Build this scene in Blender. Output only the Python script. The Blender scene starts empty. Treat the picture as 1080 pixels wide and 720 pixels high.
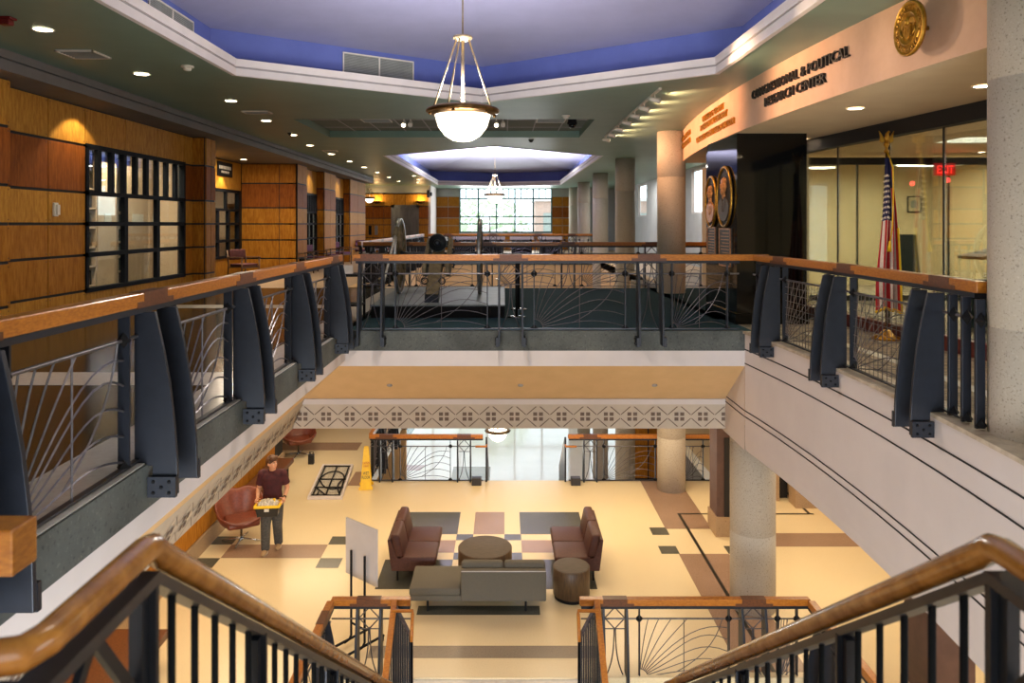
import bpy, bmesh, math, random
from math import sin, cos, pi, radians, sqrt
from mathutils import Vector, Matrix
from mathutils.geometry import tessellate_polygon
random.seed(7)
S = bpy.context.scene
COL = S.collection
E = 1.5            # eye height; z = E - (height below the eye)
FL = -0.05         # upper floor
LF = -4.5          # lower floor
GF = -9.0          # entrance hall floor
CE = 3.58          # upper ceiling
LC = -1.78         # underside of the upper floor

# ------------------------------------------------------------------ materials
def lin(c):
    return tuple(((v/255.)/12.92 if v/255. <= .04045 else ((v/255.+.055)/1.055)**2.4) for v in c)
def nn(nt, t, x=0, y=0, **k):
    n = nt.nodes.new(t); n.location = (x, y)
    for a, b in k.items():
        if a in n.inputs.keys(): n.inputs[a].default_value = b
        else: setattr(n, a, b)
    return n
def base(name):
    m = bpy.data.materials.new(name); m.use_nodes = True
    nt = m.node_tree; nt.nodes.clear()
    o = nn(nt, 'ShaderNodeOutputMaterial'); b = nn(nt, 'ShaderNodeBsdfPrincipled')
    nt.links.new(b.outputs[0], o.inputs[0])
    return m, nt, b
def coords(nt, stretch):
    tc = nn(nt, 'ShaderNodeTexCoord'); mp = nn(nt, 'ShaderNodeMapping')
    mp.inputs['Scale'].default_value = stretch
    nt.links.new(tc.outputs['Object'], mp.inputs[0])
    return mp.outputs[0]
def mt(name, c, c2=None, rough=.5, metal=0., scale=6., stretch=(1,1,1), bump=0., coat=0., detail=4., spec=.5, lo=.35, hi=.65, sheen=0.):
    m, nt, b = base(name)
    a = lin(c); d = lin(c2) if c2 else tuple(v*.86 for v in a)
    co = coords(nt, stretch)
    no = nn(nt, 'ShaderNodeTexNoise', Scale=scale, Detail=detail, Roughness=.6)
    nt.links.new(co, no.inputs['Vector'])
    r = nn(nt, 'ShaderNodeValToRGB')
    r.color_ramp.elements[0].position = lo; r.color_ramp.elements[0].color = (*d, 1)
    r.color_ramp.elements[1].position = hi; r.color_ramp.elements[1].color = (*a, 1)
    nt.links.new(no.outputs['Fac'], r.inputs[0]); nt.links.new(r.outputs[0], b.inputs['Base Color'])
    b.inputs['Roughness'].default_value = rough; b.inputs['Metallic'].default_value = metal
    b.inputs['Specular IOR Level'].default_value = spec
    b.inputs['Coat Weight'].default_value = coat; b.inputs['Coat Roughness'].default_value = .12
    b.inputs['Sheen Weight'].default_value = sheen
    if bump:
        bu = nn(nt, 'ShaderNodeBump', Strength=bump, Distance=.01)
        nt.links.new(no.outputs['Fac'], bu.inputs['Height']); nt.links.new(bu.outputs[0], b.inputs['Normal'])
    return m
def speckle(name, c, dark, light, scale=120, rough=.6, amount=.3, big=None, bump=0.):
    """concrete or terrazzo: a base colour with small dark and light grains and slow blotches"""
    m, nt, b = base(name)
    co = coords(nt, (1,1,1))
    n1 = nn(nt, 'ShaderNodeTexNoise', Scale=scale, Detail=2.); nt.links.new(co, n1.inputs['Vector'])
    r1 = nn(nt, 'ShaderNodeValToRGB'); e = r1.color_ramp.elements
    e[0].position = .30; e[0].color = (*lin(dark), 1); e[1].position = .72; e[1].color = (*lin(light), 1)
    k = e.new(.40); k.color = (*lin(c), 1); k = e.new(.62); k.color = (*lin(c), 1)
    nt.links.new(n1.outputs['Fac'], r1.inputs[0])
    n2 = nn(nt, 'ShaderNodeTexNoise', Scale=big or 1.3, Detail=5.); nt.links.new(co, n2.inputs['Vector'])
    r2 = nn(nt, 'ShaderNodeValToRGB'); e = r2.color_ramp.elements
    e[0].position = .3; e[0].color = (1-amount,)*3+(1,); e[1].position = .7; e[1].color = (1,1,1,1)
    nt.links.new(n2.outputs['Fac'], r2.inputs[0])
    mx = nn(nt, 'ShaderNodeMix', data_type='RGBA', blend_type='MULTIPLY'); mx.inputs[0].default_value = 1.
    nt.links.new(r1.outputs[0], mx.inputs[6]); nt.links.new(r2.outputs[0], mx.inputs[7])
    nt.links.new(mx.outputs[2], b.inputs['Base Color']); b.inputs['Roughness'].default_value = rough
    if bump:
        bu = nn(nt, 'ShaderNodeBump', Strength=bump, Distance=.01)
        nt.links.new(n1.outputs['Fac'], bu.inputs['Height']); nt.links.new(bu.outputs[0], b.inputs['Normal'])
    return m
def emit(name, c, s):
    m, nt, b = base(name)
    b.inputs['Base Color'].default_value = (*lin(c), 1)
    b.inputs['Emission Color'].default_value = (*lin(c), 1); b.inputs['Emission Strength'].default_value = s
    return m
def glass(name, tint=(235,242,240), base_refl=.06, rough=.0, fres=.6):
    m = bpy.data.materials.new(name); m.use_nodes = True
    nt = m.node_tree; nt.nodes.clear()
    o = nn(nt, 'ShaderNodeOutputMaterial'); mx = nn(nt, 'ShaderNodeMixShader')
    t = nn(nt, 'ShaderNodeBsdfTransparent'); g = nn(nt, 'ShaderNodeBsdfGlossy')
    t.inputs[0].default_value = (*lin(tint), 1); g.inputs['Roughness'].default_value = rough
    g.inputs[0].default_value = (.9,.95,.95,1)
    lw = nn(nt, 'ShaderNodeLayerWeight'); lw.inputs[0].default_value = .3
    ma = nn(nt, 'ShaderNodeMath', operation='MULTIPLY_ADD'); ma.inputs[1].default_value = fres; ma.inputs[2].default_value = base_refl
    nt.links.new(lw.outputs['Fresnel'], ma.inputs[0]); nt.links.new(ma.outputs[0], mx.inputs[0])
    nt.links.new(t.outputs[0], mx.inputs[1]); nt.links.new(g.outputs[0], mx.inputs[2]); nt.links.new(mx.outputs[0], o.inputs[0])
    return m
M = {}
M['ceil'] = mt('green_grey_paint', (122,150,136), (114,142,128), rough=.42, scale=1.5)
M['bulk'] = mt('grey_plaster', (112,108,107), (104,101,100), rough=.7, scale=2)
M['trimw'] = mt('white_trim_paint', (232,226,224), (224,218,216), rough=.55, scale=3)
M['trimg'] = mt('trim_groove', (170,165,165), rough=.6)
M['blue'] = mt('blue_paint', (94,108,178), (88,102,170), rough=.7, scale=2)
M['lilac'] = mt('periwinkle_paint', (160,162,198), (154,156,192), rough=.6, scale=2)
M['cream'] = mt('cream_plaster', (216,180,132), (210,174,126), rough=.75, scale=3)
M['white'] = mt('white_plaster', (216,206,202), (210,200,196), rough=.7, scale=2.5)
M['slab'] = mt('pinkish_white_plaster', (218,206,200), (212,200,194), rough=.7, scale=1.2)
M['groove'] = mt('groove_shadow_gap', (42,36,34), rough=.9)
M['frieze'] = mt('frieze_stone', (204,190,172), (196,182,164), rough=.75, scale=4)
M['inlay'] = mt('brown_inlay', (122,104,92), (108,90,80), rough=.8, scale=20)
M['ledge'] = mt('pale_stone_ledge', (206,190,168), (170,152,130), rough=.6, scale=7)
M['curb'] = speckle('stained_concrete', (92,96,92), (70,73,71), (112,113,108), scale=40, rough=.75, amount=.5, big=2.2)
M['conc'] = speckle('column_concrete', (184,172,154), (140,128,112), (196,186,168), scale=60, rough=.75, amount=.14, big=.9)
M['carpet'] = mt('teal_carpet', (50,78,84), (34,56,63), rough=.95, scale=60, stretch=(1,3,1), spec=.1)
M['walk'] = mt('dark_polished_terrazzo', (66,62,50), (44,42,36), rough=.16, scale=9, stretch=(1,2.5,1), spec=.35)
M['walkw'] = mt('white_terrazzo_band', (224,220,212), (212,206,198), rough=.2, scale=20)
M['striped'] = mt('striped_carpet', (168,148,124), (92,86,76), rough=.9, scale=6, stretch=(1,9,1), lo=.4, hi=.6)
M['terr'] = speckle('cream_terrazzo', (238,218,176), (222,200,156), (244,228,192), scale=70, rough=.22, amount=.06, big=.6)
M['tdark'] = speckle('charcoal_terrazzo', (86,86,76), (58,58,52), (122,120,108), scale=70, rough=.2, amount=.18)
M['tbrown'] = speckle('brown_terrazzo', (164,134,112), (126,98,80), (186,160,138), scale=70, rough=.22, amount=.15)
M['tblack'] = mt('black_strip', (44,40,34), rough=.3)
M['tgrey'] = speckle('grey_terrazzo_band', (150,136,118), (120,108,92), (170,156,140), scale=60, rough=.22, amount=.12)
M['hall'] = speckle('white_hall_terrazzo', (236,232,226), (222,216,208), (244,242,238), scale=50, rough=.1, amount=.06)
M['hallp'] = mt('pink_hall_band', (196,160,158), rough=.2)
WOODV = (2.2,2.2,.35)
M['wood'] = mt('maple_panel', (182,122,40), (148,90,24), rough=.6, spec=.1, scale=9, stretch=(3,3,.5), detail=8)
M['wood2'] = mt('amber_panel', (150,86,30), (120,62,20), rough=.6, spec=.1, scale=9, stretch=(3,3,.5), detail=8)
M['wood3'] = mt('pale_maple_panel', (196,142,56), (164,110,36), rough=.6, spec=.1, scale=9, stretch=(3,3,.6), detail=8)
M['gap'] = mt('dark_reveal', (30,26,24), rough=.7)
M['oak'] = mt('oak_handrail', (190,120,40), (160,92,26), rough=.34, scale=14, stretch=(2,2,6), detail=6, coat=.25)
M['walnut'] = mt('walnut_splice', (112,66,34), (84,46,24), rough=.4, scale=18, stretch=(2,2,4))
M['rround'] = mt('brown_round_handrail', (192,126,54), (152,94,36), rough=.25, scale=16, coat=.5)
M['steel'] = mt('blue_black_steel', (31,34,43), (26,29,37), rough=.45, metal=.2, scale=12)
M['rod'] = mt('grey_rod', (120,116,118), (98,94,98), rough=.35, metal=.7, scale=20)
M['rodd'] = mt('dark_rod', (66,66,72), rough=.4, metal=.5)
M['black'] = mt('black_steel', (15,15,17), rough=.65, metal=.0, spec=.2)
M['frameb'] = mt('window_frame_steel', (22,24,30), (17,18,23), rough=.7, metal=.0, spec=.12)
M['teal'] = mt('teal_mullion', (30,92,98), rough=.5)
M['gran'] = speckle('black_granite', (10,11,12), (6,6,7), (20,21,22), scale=90, rough=.06, amount=.2)
M['bronze'] = mt('bronze', (214,150,88), (160,104,56), rough=.5, metal=.25, scale=14)
M['bronzed'] = mt('dark_bronze', (92,78,62), (68,57,46), rough=.6, metal=.3, scale=60)
M['field'] = mt('dark_relief_field', (36,31,28), rough=.6, metal=.2)
M['gold'] = mt('gold_leaf', (196,148,52), (160,112,34), rough=.35, metal=.75, scale=30)
M['brass'] = mt('brass', (120,92,54), (92,68,36), rough=.3, metal=.9, scale=12)
M['cream_rod'] = mt('pale_brass_rod', (226,206,170), (200,178,140), rough=.25, metal=.6, scale=12)
M['peach'] = mt('peach_plaster', (222,180,150), (212,168,138), rough=.65, scale=3)
M['soff'] = mt('beige_soffit', (228,204,166), (222,196,158), rough=.7, scale=2)
M['beigew'] = mt('beige_wall', (206,186,150), (198,178,142), rough=.7, scale=2)
M['greyw'] = mt('grey_wall', (176,178,178), (168,170,170), rough=.7, scale=2)
M['brownp'] = mt('brown_cladding', (96,70,62), (84,60,54), rough=.5, scale=5)
M['red'] = mt('cherry_base', (104,44,34), (84,34,28), rough=.4, scale=10)
M['leather'] = mt('burgundy_leather', (84,50,42), (68,40,34), rough=.48, spec=.3, scale=30, bump=.15)
M['cognac'] = mt('cognac_leather', (124,62,42), (100,48,32), rough=.38, scale=26, bump=.15)
M['grey_fab'] = mt('grey_fabric', (104,98,86), (90,85,74), rough=.9, scale=120, bump=.2)
M['drum'] = mt('dark_oak_veneer', (100,78,54), (70,52,36), rough=.45, scale=7, stretch=(5,5,.8), detail=8)
M['drumtop'] = mt('grey_oak_veneer', (90,79,68), (72,62,53), rough=.6, spec=.3, scale=5, stretch=(1.5,9,1), detail=8)
M['chrome'] = mt('chrome', (190,190,190), rough=.15, metal=1.)
M['lens'] = emit('downlight_lens', (255,246,232), 6.)
M['bowl'] = emit('lit_opal_glass', (255,240,214), 3.4)
M['sconce'] = emit('lit_sconce_glass', (255,206,130), 5.)
M['hot'] = emit('lamp_face', (255,236,200), 14.)
M['tube'] = emit('tube_light', (255,248,235), 5.)
M['exit'] = emit('red_sign_face', (255,60,50), 2.4)
M['exitd'] = emit('red_sign_glow', (150,10,14), .8)
M['glass'] = glass('clear_glass', (244,248,244), .03)
M['wglass'] = glass('window_glass', (240,246,246), .03, fres=.22)
M['dglass'] = glass('dim_glass', (150,160,160), .08)
M['book'] = mt('dark_green_book', (44,58,50), (30,40,36), rough=.6, scale=40)
M['shelfb'] = mt('beige_stack_end', (214,184,150), (206,174,140), rough=.7, scale=4)
M['navy'] = mt('flag_navy', (34,40,88), rough=.8, scale=30)
M['fred'] = mt('flag_red', (190,36,44), rough=.8, scale=30)
M['fwhite'] = mt('flag_white', (232,226,220), rough=.8, scale=30)
M['yellow'] = mt('yellow_plastic', (246,204,20), (236,190,14), rough=.4, scale=8)
M['blackp'] = mt('black_plastic', (24,24,26), rough=.45)
M['redp'] = mt('red_print', (196,70,30), rough=.6)
M['ivory'] = mt('ivory_plastic', (226,220,208), rough=.5)
M['board'] = mt('grey_board', (196,192,192), (188,184,184), rough=.6, scale=3)
M['skin'] = mt('skin', (216,160,124), (204,146,112), rough=.5, scale=12)
M['hair'] = mt('brown_hair', (92,56,30), (64,38,20), rough=.55, scale=40, stretch=(1,1,.3))
M['shirt'] = mt('maroon_cotton', (76,28,32), (60,20,26), rough=.85, scale=14)
M['jeans'] = mt('dark_denim', (84,82,78), (62,62,62), rough=.85, scale=30)
M['shoe'] = mt('tan_suede', (182,152,112), (160,130,92), rough=.8, scale=20)
M['film'] = mt('crumpled_film', (220,214,200), (170,162,144), rough=.25, scale=30, bump=.4)
M['purple'] = mt('plum_upholstery', (112,66,92), (92,52,76), rough=.85, scale=40)
M['darkred'] = mt('oxblood_upholstery', (92,42,40), (70,30,30), rough=.7, scale=30)
M['chairw'] = mt('chair_walnut', (104,72,44), (80,54,32), rough=.5, scale=14)
M['gunwood'] = mt('olive_painted_oak', (126,110,78), (96,82,56), rough=.7, scale=12)
M['iron'] = mt('dark_iron', (34,38,42), (22,26,30), rough=.45, metal=.6, scale=14)
M['tyre'] = mt('worn_iron_tyre', (168,172,172), (120,124,124), rough=.35, metal=.8, scale=10)
M['plat'] = mt('black_platform_top', (104,114,114), (88,98,98), rough=.5, scale=5)
M['stone'] = speckle('beige_stone', (176,148,116), (140,114,88), (196,170,138), scale=40, rough=.5, amount=.15)
M['elev'] = mt('brushed_steel', (132,128,122), (112,108,102), rough=.3, metal=.8, scale=8, stretch=(1,1,.2))
M['tile'] = mt('ceiling_tile', (120,124,112), (108,112,102), rough=.9, scale=90)
M['vent'] = mt('vent_grey', (148,152,146), rough=.6)
M['ventd'] = mt('vent_dark', (60,64,62), rough=.7)
M['redd'] = mt('red_alarm', (110,20,18), rough=.4)
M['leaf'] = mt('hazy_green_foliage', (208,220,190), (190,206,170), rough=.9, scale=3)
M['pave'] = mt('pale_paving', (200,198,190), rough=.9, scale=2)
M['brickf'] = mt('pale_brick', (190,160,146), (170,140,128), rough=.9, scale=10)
M['dgreen'] = mt('dark_green_board', (34,44,36), rough=.6)

# ------------------------------------------------------------------ mesh helpers
class MB:
    def __init__(s, fn=None):
        s.v = []; s.f = []; s.mi = []; s.mats = []; s.fn = fn; s.sm = []
    def mid(s, m):
        if m not in s.mats: s.mats.append(m)
        return s.mats.index(m)
    def add(s, vs, fs, m, smooth=False):
        o = len(s.v); i = s.mid(m)
        for p in vs:
            s.v.append(tuple(s.fn(*p)) if s.fn else tuple(p))
        for f in fs:
            s.f.append([o+k for k in f]); s.mi.append(i); s.sm.append(smooth)
    def box(s, x0, x1, y0, y1, z0, z1, m):
        vs = [(x,y,z) for z in (z0,z1) for y in (y0,y1) for x in (x0,x1)]
        s.add(vs, [(0,2,3,1),(4,5,7,6),(0,1,5,4),(2,6,7,3),(0,4,6,2),(1,3,7,5)], m)
    def quad(s, a, b, c, d, m): s.add([a,b,c,d], [(0,1,2,3)], m)
    def prism(s, poly, w0, w1, f, m, smooth=False):
        """extrude a 2D outline poly between w0 and w1; f(a, b, w) places a point"""
        n = len(poly)
        vs = [f(a,b,w0) for a,b in poly] + [f(a,b,w1) for a,b in poly]
        tris = tessellate_polygon([[Vector((a,b,0)) for a,b in poly]])
        fs = [tuple(t) for t in tris] + [tuple(n+k for k in reversed(t)) for t in tris]
        s.add(vs, fs, m)
        s.add(vs, [(i,(i+1)%n,n+(i+1)%n,n+i) for i in range(n)], m, smooth)
    def bar(s, p, q, w, h, m, up=(0,0,1)):
        p = Vector(p); q = Vector(q); d = (q-p).normalized(); u = Vector(up)
        if abs(d.dot(u)) > .98: u = Vector((0,1,0))
        a = d.cross(u).normalized(); b = a.cross(d).normalized()
        vs = [tuple(e + a*i*w/2 + b*j*h/2) for e in (p,q) for j in (-1,1) for i in (-1,1)]
        s.add(vs, [(0,1,3,2),(4,6,7,5),(0,4,5,1),(2,3,7,6),(0,2,6,4),(1,5,7,3)], m)
    def tube(s, pts, r, m, n=6, closed=False, cap=True):
        pts = [Vector(p) for p in pts]; k = len(pts); vs = []; fs = []
        rr = r if hasattr(r, '__len__') else [r]*k
        prev = None
        for i, p in enumerate(pts):
            a = pts[(i-1) % k] if (closed or i) else p
            b = pts[(i+1) % k] if (closed or i < k-1) else p
            d = (b-a).normalized() if (b-a).length else Vector((0,0,1))
            if prev is None:
                u = Vector((0,0,1)) if abs(d.z) < .9 else Vector((1,0,0))
            else: u = prev
            x = (u - d*u.dot(d)).normalized(); y = d.cross(x); prev = x
            for j in range(n):
                t = 2*pi*j/n
                vs.append(tuple(p + (x*cos(t) + y*sin(t))*rr[i]))
        for i in range(k if closed else k-1):
            for j in range(n):
                a = i*n+j; b = i*n+(j+1)%n; c = ((i+1)%k)*n+(j+1)%n; e = ((i+1)%k)*n+j
                fs.append((a,b,c,e))
        s.add(vs, fs, m, n > 5)
        if cap and not closed:
            s.add(vs[:n], [tuple(reversed(range(n)))], m); s.add(vs[-n:], [tuple(range(n))], m)
    def lathe(s, prof, c, m, n=24, f=None, smooth=True, a0=0, a1=2*pi, cap=True):
        """prof: list of (radius, height); c: centre; f maps (x,y,z) offsets (default Z axis)"""
        f = f or (lambda x,y,z: (c[0]+x, c[1]+y, c[2]+z))
        full = abs(a1-a0-2*pi) < 1e-6; na = n if full else n+1
        vs = [f(r*cos(a0+(a1-a0)*j/n), r*sin(a0+(a1-a0)*j/n), h) for r,h in prof for j in range(na)]
        fs = []
        for i in range(len(prof)-1):
            for j in range(n):
                k = (j+1) % na
                fs.append((i*na+j, i*na+k, (i+1)*na+k, (i+1)*na+j))
        s.add(vs, fs, m, smooth)
        for i, rev in ((0, True), (len(prof)-1, False)):
            if cap and prof[i][0] > 1e-5 and full and prof[0] != prof[-1]:
                idx = [i*na+j for j in range(n)]
                s.add([vs[q] for q in idx], [tuple(reversed(range(n))) if rev else tuple(range(n))], m)
    def ball(s, c, r, m, n=12, sc=(1,1,1)):
        vs = []; fs = []
        h = n//2
        for i in range(h+1):
            t = pi*i/h
            for j in range(n):
                a = 2*pi*j/n
                vs.append((c[0]+r*sc[0]*sin(t)*cos(a), c[1]+r*sc[1]*sin(t)*sin(a), c[2]+r*sc[2]*cos(t)))
        for i in range(h):
            for j in range(n):
                fs.append((i*n+j, (i+1)*n+j, (i+1)*n+(j+1)%n, i*n+(j+1)%n))
        s.add(vs, fs, m, True)
    def build(s, name, parent=None, loc=None, bevel=0., weld=True, recalc=True, solid=0., world=False):
        me = bpy.data.meshes.new(name)
        me.from_pydata(s.v, [], s.f)
        for m in s.mats: me.materials.append(M[m])
        for p, i, sm in zip(me.polygons, s.mi, s.sm): p.material_index = i; p.use_smooth = sm
        if recalc or weld:
            b = bmesh.new(); b.from_mesh(me)
            if weld: bmesh.ops.remove_doubles(b, verts=b.verts, dist=1e-5)
            if recalc: bmesh.ops.recalc_face_normals(b, faces=b.faces)
            b.to_mesh(me); b.free()
        me.update()
        o = bpy.data.objects.new(name, me); COL.objects.link(o)
        if parent is not None:
            o.parent = parent
            if world: o.matrix_parent_inverse = parent.matrix_basis.inverted()
        if loc is not None: o.location = loc
        if solid:
            k = o.modifiers.new('thickness', 'SOLIDIFY'); k.thickness = solid; k.offset = 0
        if bevel:
            k = o.modifiers.new('soft_edges', 'BEVEL'); k.width = bevel; k.segments = 2; k.limit_method = 'ANGLE'; k.angle_limit = radians(40)
        return o
def tag(o, label, cat=None, group=None, kind=None):
    o['label'] = label
    if cat: o['category'] = cat
    if group: o['group'] = group
    if kind: o['kind'] = kind
    return o
def thing(name, label, cat, loc=(0,0,0), rz=0., group=None):
    o = bpy.data.objects.new(name, None); COL.objects.link(o)
    o.location = loc; o.rotation_euler = (0,0,rz); o.empty_display_size = .1
    return tag(o, label, cat, group)
def struct(mb, name, label, cat, **k):
    return tag(mb.build(name, **k), label, cat, kind='structure')
def dup(root, loc, rz, label, group=None):
    r = root.copy(); COL.objects.link(r); r.location = loc; r.rotation_euler = (0,0,rz)
    r['label'] = label
    if group: r['group'] = group
    for ch in list(root.children):
        c = ch.copy(); COL.objects.link(c); c.parent = r
        for g in ch.children:
            d = g.copy(); COL.objects.link(d); d.parent = c
    return r
def lamp(kind, name, loc, energy, color, size=.1, rot=None, to=None, spot=None, blend=.5, shape=None, sy=None, spread=None):
    l = bpy.data.lights.new(name, kind); l.energy = energy; l.color = color
    if kind == 'AREA':
        l.size = size; l.shape = shape or ('RECTANGLE' if sy else 'SQUARE')
        if sy: l.size_y = sy
        if spread: l.spread = spread
    else: l.shadow_soft_size = size
    if kind == 'SPOT': l.spot_size = spot or radians(80); l.spot_blend = blend
    o = bpy.data.objects.new(name, l); COL.objects.link(o); o.location = loc
    if to is not None: o.rotation_euler = (Vector(to)-Vector(loc)).to_track_quat('-Z','Y').to_euler()
    elif rot: o.rotation_euler = rot
    return o
def lerp(a, b, t): return a+(b-a)*t
def bez(p0, p1, p2, p3, n=10):
    return [tuple(sum(c*p[k] for c, p in zip(((1-t)**3, 3*t*(1-t)**2, 3*t*t*(1-t), t**3), (p0,p1,p2,p3))) for k in range(len(p0))) for t in [i/n for i in range(n+1)]]
ORD = ['nearest','second','third','fourth','fifth','sixth','seventh','eighth','ninth','tenth','eleventh','twelfth']
# ------------------------------------------------------------------ the setting
def rx(y):            # plan line of the bowed right balcony edge
    return 3.43 + .12*(1-((y-7.9)/2.7)**2)
def bandx(y):         # plan line of the bowed sign band
    return 3.55 + (y-10.6)**2/80.
LX = -2.27            # left balcony edge
FY = 10.56            # far balcony edge
RS = [i*.5 for i in range(-2, 22)] + [FY]     # stations along the right edge

# lower floor with inlaid terrazzo pattern (one slab, inlays set flush)
def floor_lower():
    m = MB()
    for x0,x1,y0,y1 in ((-9,-2.3,-2,17.3),(4.1,11,-2,17.3),(-2.3,4.1,9.78,17.3),(-9,-3.15,17.3,24),(4.95,11,17.3,24)):
        m.box(x0,x1,y0,y1,LF-.3,LF,'terr')
    z = LF+.002
    def r(x0,x1,y0,y1,k): m.add([(x0,y0,z),(x1,y0,z),(x1,y1,z),(x0,y1,z)],[(0,1,2,3)],k)
    cx = -.30
    for s in (-1,1):
        def q(a,b,y0,y1,k): r(min(cx+s*a,cx+s*b),max(cx+s*a,cx+s*b),y0,y1,k)
        q(.61,1.85,14.3,15.4,'tdark'); q(.30,.62,14.03,14.3,'tdark'); q(.62,1.45,13.5,14.03,'tbrown')
        q(.30,.62,13.22,13.5,'tdark'); q(.62,1.83,12.15,13.22,'tdark')
    r(cx-.3,cx+.3,14.3,15.4,'tbrown'); r(cx-.3,cx+.3,12.15,13.22,'tbrown')
    r(-1.35,.55,11.35,11.62,'tdark')  # shadow under the grey sofa, set into the floor as a dark strip
    # side strips
    r(3.17,4.08,14.55,17.3,'tbrown'); r(3.17,4.08,9.9,13.45,'tbrown')
    for x0 in (2.86,): 
        r(x0,x0+.33,14.27,14.62,'tdark'); r(x0,x0+.33,13.45,13.78,'tdark')
    r(4.08,4.4,13.45,13.78,'tdark')
    r(4.9,9.5,13.75,14.35,'tbrown'); r(-9,-3.9,19.6,20.3,'tbrown'); r(-3.6,-3.18,16.95,17.9,'tbrown')
    r(-5.1,-3.3,13.28,13.84,'tbrown')
    for x0,x1,y0,y1 in ((-5.55,-5.1,13.84,14.2),(-5.55,-5.1,12.9,13.28),(-3.3,-2.9,13.84,14.2),(-3.3,-2.9,12.9,13.28)):
        r(x0,x1,y0,y1,'tdark')
    r(-1.9,1.3,10.22,10.52,'tgrey')
    z = LF+.004
    r(3.58,3.64,9.9,15.3,'tblack'); r(3.58,6.4,15.27,15.33,'tblack'); r(6.28,6.34,15.3,17.3,'tblack')
    struct(m,'floor','polished cream terrazzo floor of the lower level with brown and charcoal squares','floor',recalc=False,weld=False)
floor_lower()
m = MB(); m.box(-10,11,-2,17.3,GF-.22,GF-.02,'terr'); struct(m,'floor','cream floor at the foot of the lower stair','floor')
m = MB(); m.box(-10,12,17.3,44,GF-.2,GF,'hall')
m.add([(-2.2,30.2,GF+.003),(-.6,30.2,GF+.003),(-.6,32.0,GF+.003),(-2.2,32.0,GF+.003)],[(0,1,2,3)],'tgrey')
m.add([(-5.1,31.5,GF+.003),(-3.6,31.5,GF+.003),(-3.4,32.2,GF+.003),(-5.3,32.2,GF+.003)],[(0,1,2,3)],'hallp')
m.add([(-6.6,33.5,GF+.003),(-4.9,32.0,GF+.003),(-4.6,38,GF+.003),(-7.0,38,GF+.003)],[(0,1,2,3)],'tdark')
struct(m,'floor','white polished floor of the bright entrance hall seen through the far stair opening','floor',recalc=False)

# upper floors
m = MB()
m.box(LX,3.6,FY+.1,17.9,-.30,FL,'carpet')
m.box(3.43,5.45,12.0,17.9,-.30,FL,'carpet')
m.box(-10,12,32.75,44,-.30,FL,'stone'); m.box(-6.6,-3.5,17.9,32.75,-.30,FL,'stone'); m.box(3.95,8,17.9,32.75,-.30,FL,'stone')
struct(m,'floor','dark teal carpeted landing behind the far balcony railing','floor',recalc=False)
m = MB()
m.box(-10,LX-.1,-2,17.9,-.30,FL,'walk')
for x0,x1,y0,y1 in ((-6.6,-2.85,7.1,7.72),(-6.6,-2.85,13.6,14.15),(-2.85,-2.42,-2,17.9)):
    m.add([(x0,y0,FL+.002),(x1,y0,FL+.002),(x1,y1,FL+.002),(x0,y1,FL+.002)],[(0,1,2,3)],'walkw')
struct(m,'floor','dark polished walkway with white bands behind the left balcony railing','floor',recalc=False)
m = MB()
for a,b in zip(RS, RS[1:]):
    for x0,x1,k in ((0,.25,'walkw'),(.25,.8,'striped'),(.8,.95,'walkw'),(.95,9,'striped')):
        vs = [(rx(a)+x0,a,FL),(rx(a)+x1,a,FL),(rx(b)+x1,b,FL),(rx(b)+x0,b,FL)]
        m.add(vs,[(0,1,2,3)],k)
m.box(3.5,12,FY,20.5,-.3,FL-.002,'striped'); m.box(3.8,12,-1,FY,-.3,FL-.002,'striped')
struct(m,'floor','striped carpet with a pale border behind the right balcony railing','floor',recalc=False,weld=False)

# balcony faces
def frieze_unit(m, f, s, w=.354, h=.40, d=.0125):
    """one diamond of four bars round four small squares; f(s, t) places a point on the face"""
    c = s+w/2; g = .045
    for sx in (-1,1):
        for sy in (-1,1):
            p = (c+sx*.03, h/2+sy*(h/2-.02)); q = (c+sx*(w/2-.006), h/2+sy*.03)
            m.add([f(p[0]-sx*d,p[1]),f(p[0]+sx*d,p[1]+0),f(q[0]+sx*0,q[1]+sy*d),f(q[0]-sx*0,q[1]-sy*d*.6)],[(0,1,2,3)],'inlay')
            x0 = c+sx*g; y0 = h/2+sy*g; k = .031
            m.add([f(x0-k,y0-k),f(x0+k,y0-k),f(x0+k,y0+k),f(x0-k,y0+k)],[(0,1,2,3)],'inlay')
m = MB()
m.box(LX,3.43,FY,FY+.098,-.31,-.03,'curb')
prof = [(FY+.002,-.31),(FY+.002,-.53),(11.5,-1.22),(11.5,-1.68),(11.9,LC),(17.85,LC),(17.85,-.30)]
mats = ['white','cream','frieze','frieze','white','white']
for (a,b),k in zip(zip(prof,prof[1:]),mats):
    m.add([(-3.35,a[0],a[1]),(3.7,a[0],a[1]),(3.7,b[0],b[1]),(-3.35,b[0],b[1])],[(0,1,2,3)],k)
m.box(-3.35,3.7,11.47,11.5,-1.30,-1.215,'white')
for i in range(19): frieze_unit(m, lambda s,t: (s,11.494,-1.665+t*.86), -3.32+i*.366, .366, .40)
for x in (-3.1,-1.72,.24,2.25):
    m.lathe([(.042,0),(.04,.012),(0,.012)],(x,11.12,-.945),'trimg',12,f=lambda a,b,c,x=x:(x+a,11.08+b*.75-c*.6,-.915-b*.6-c*.7))
struct(m,'wall_front','cream face of the far balcony with a frieze of brown diamonds along its lower edge','balcony face',recalc=False)
m = MB()
m.box(LX-.098,LX,-1.5,FY+.09,-.31,-.03,'curb')
m.box(LX-.09,LX-.02,-1.5,FY,-.03,-.022,'walkw')
prof = [(LX-.002,-.31),(LX-.002,-.45),(-3.1,-1.21),(-3.3,-1.69),(-3.6,LC),(-7.3,LC),(-7.3,-.30)]
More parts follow.
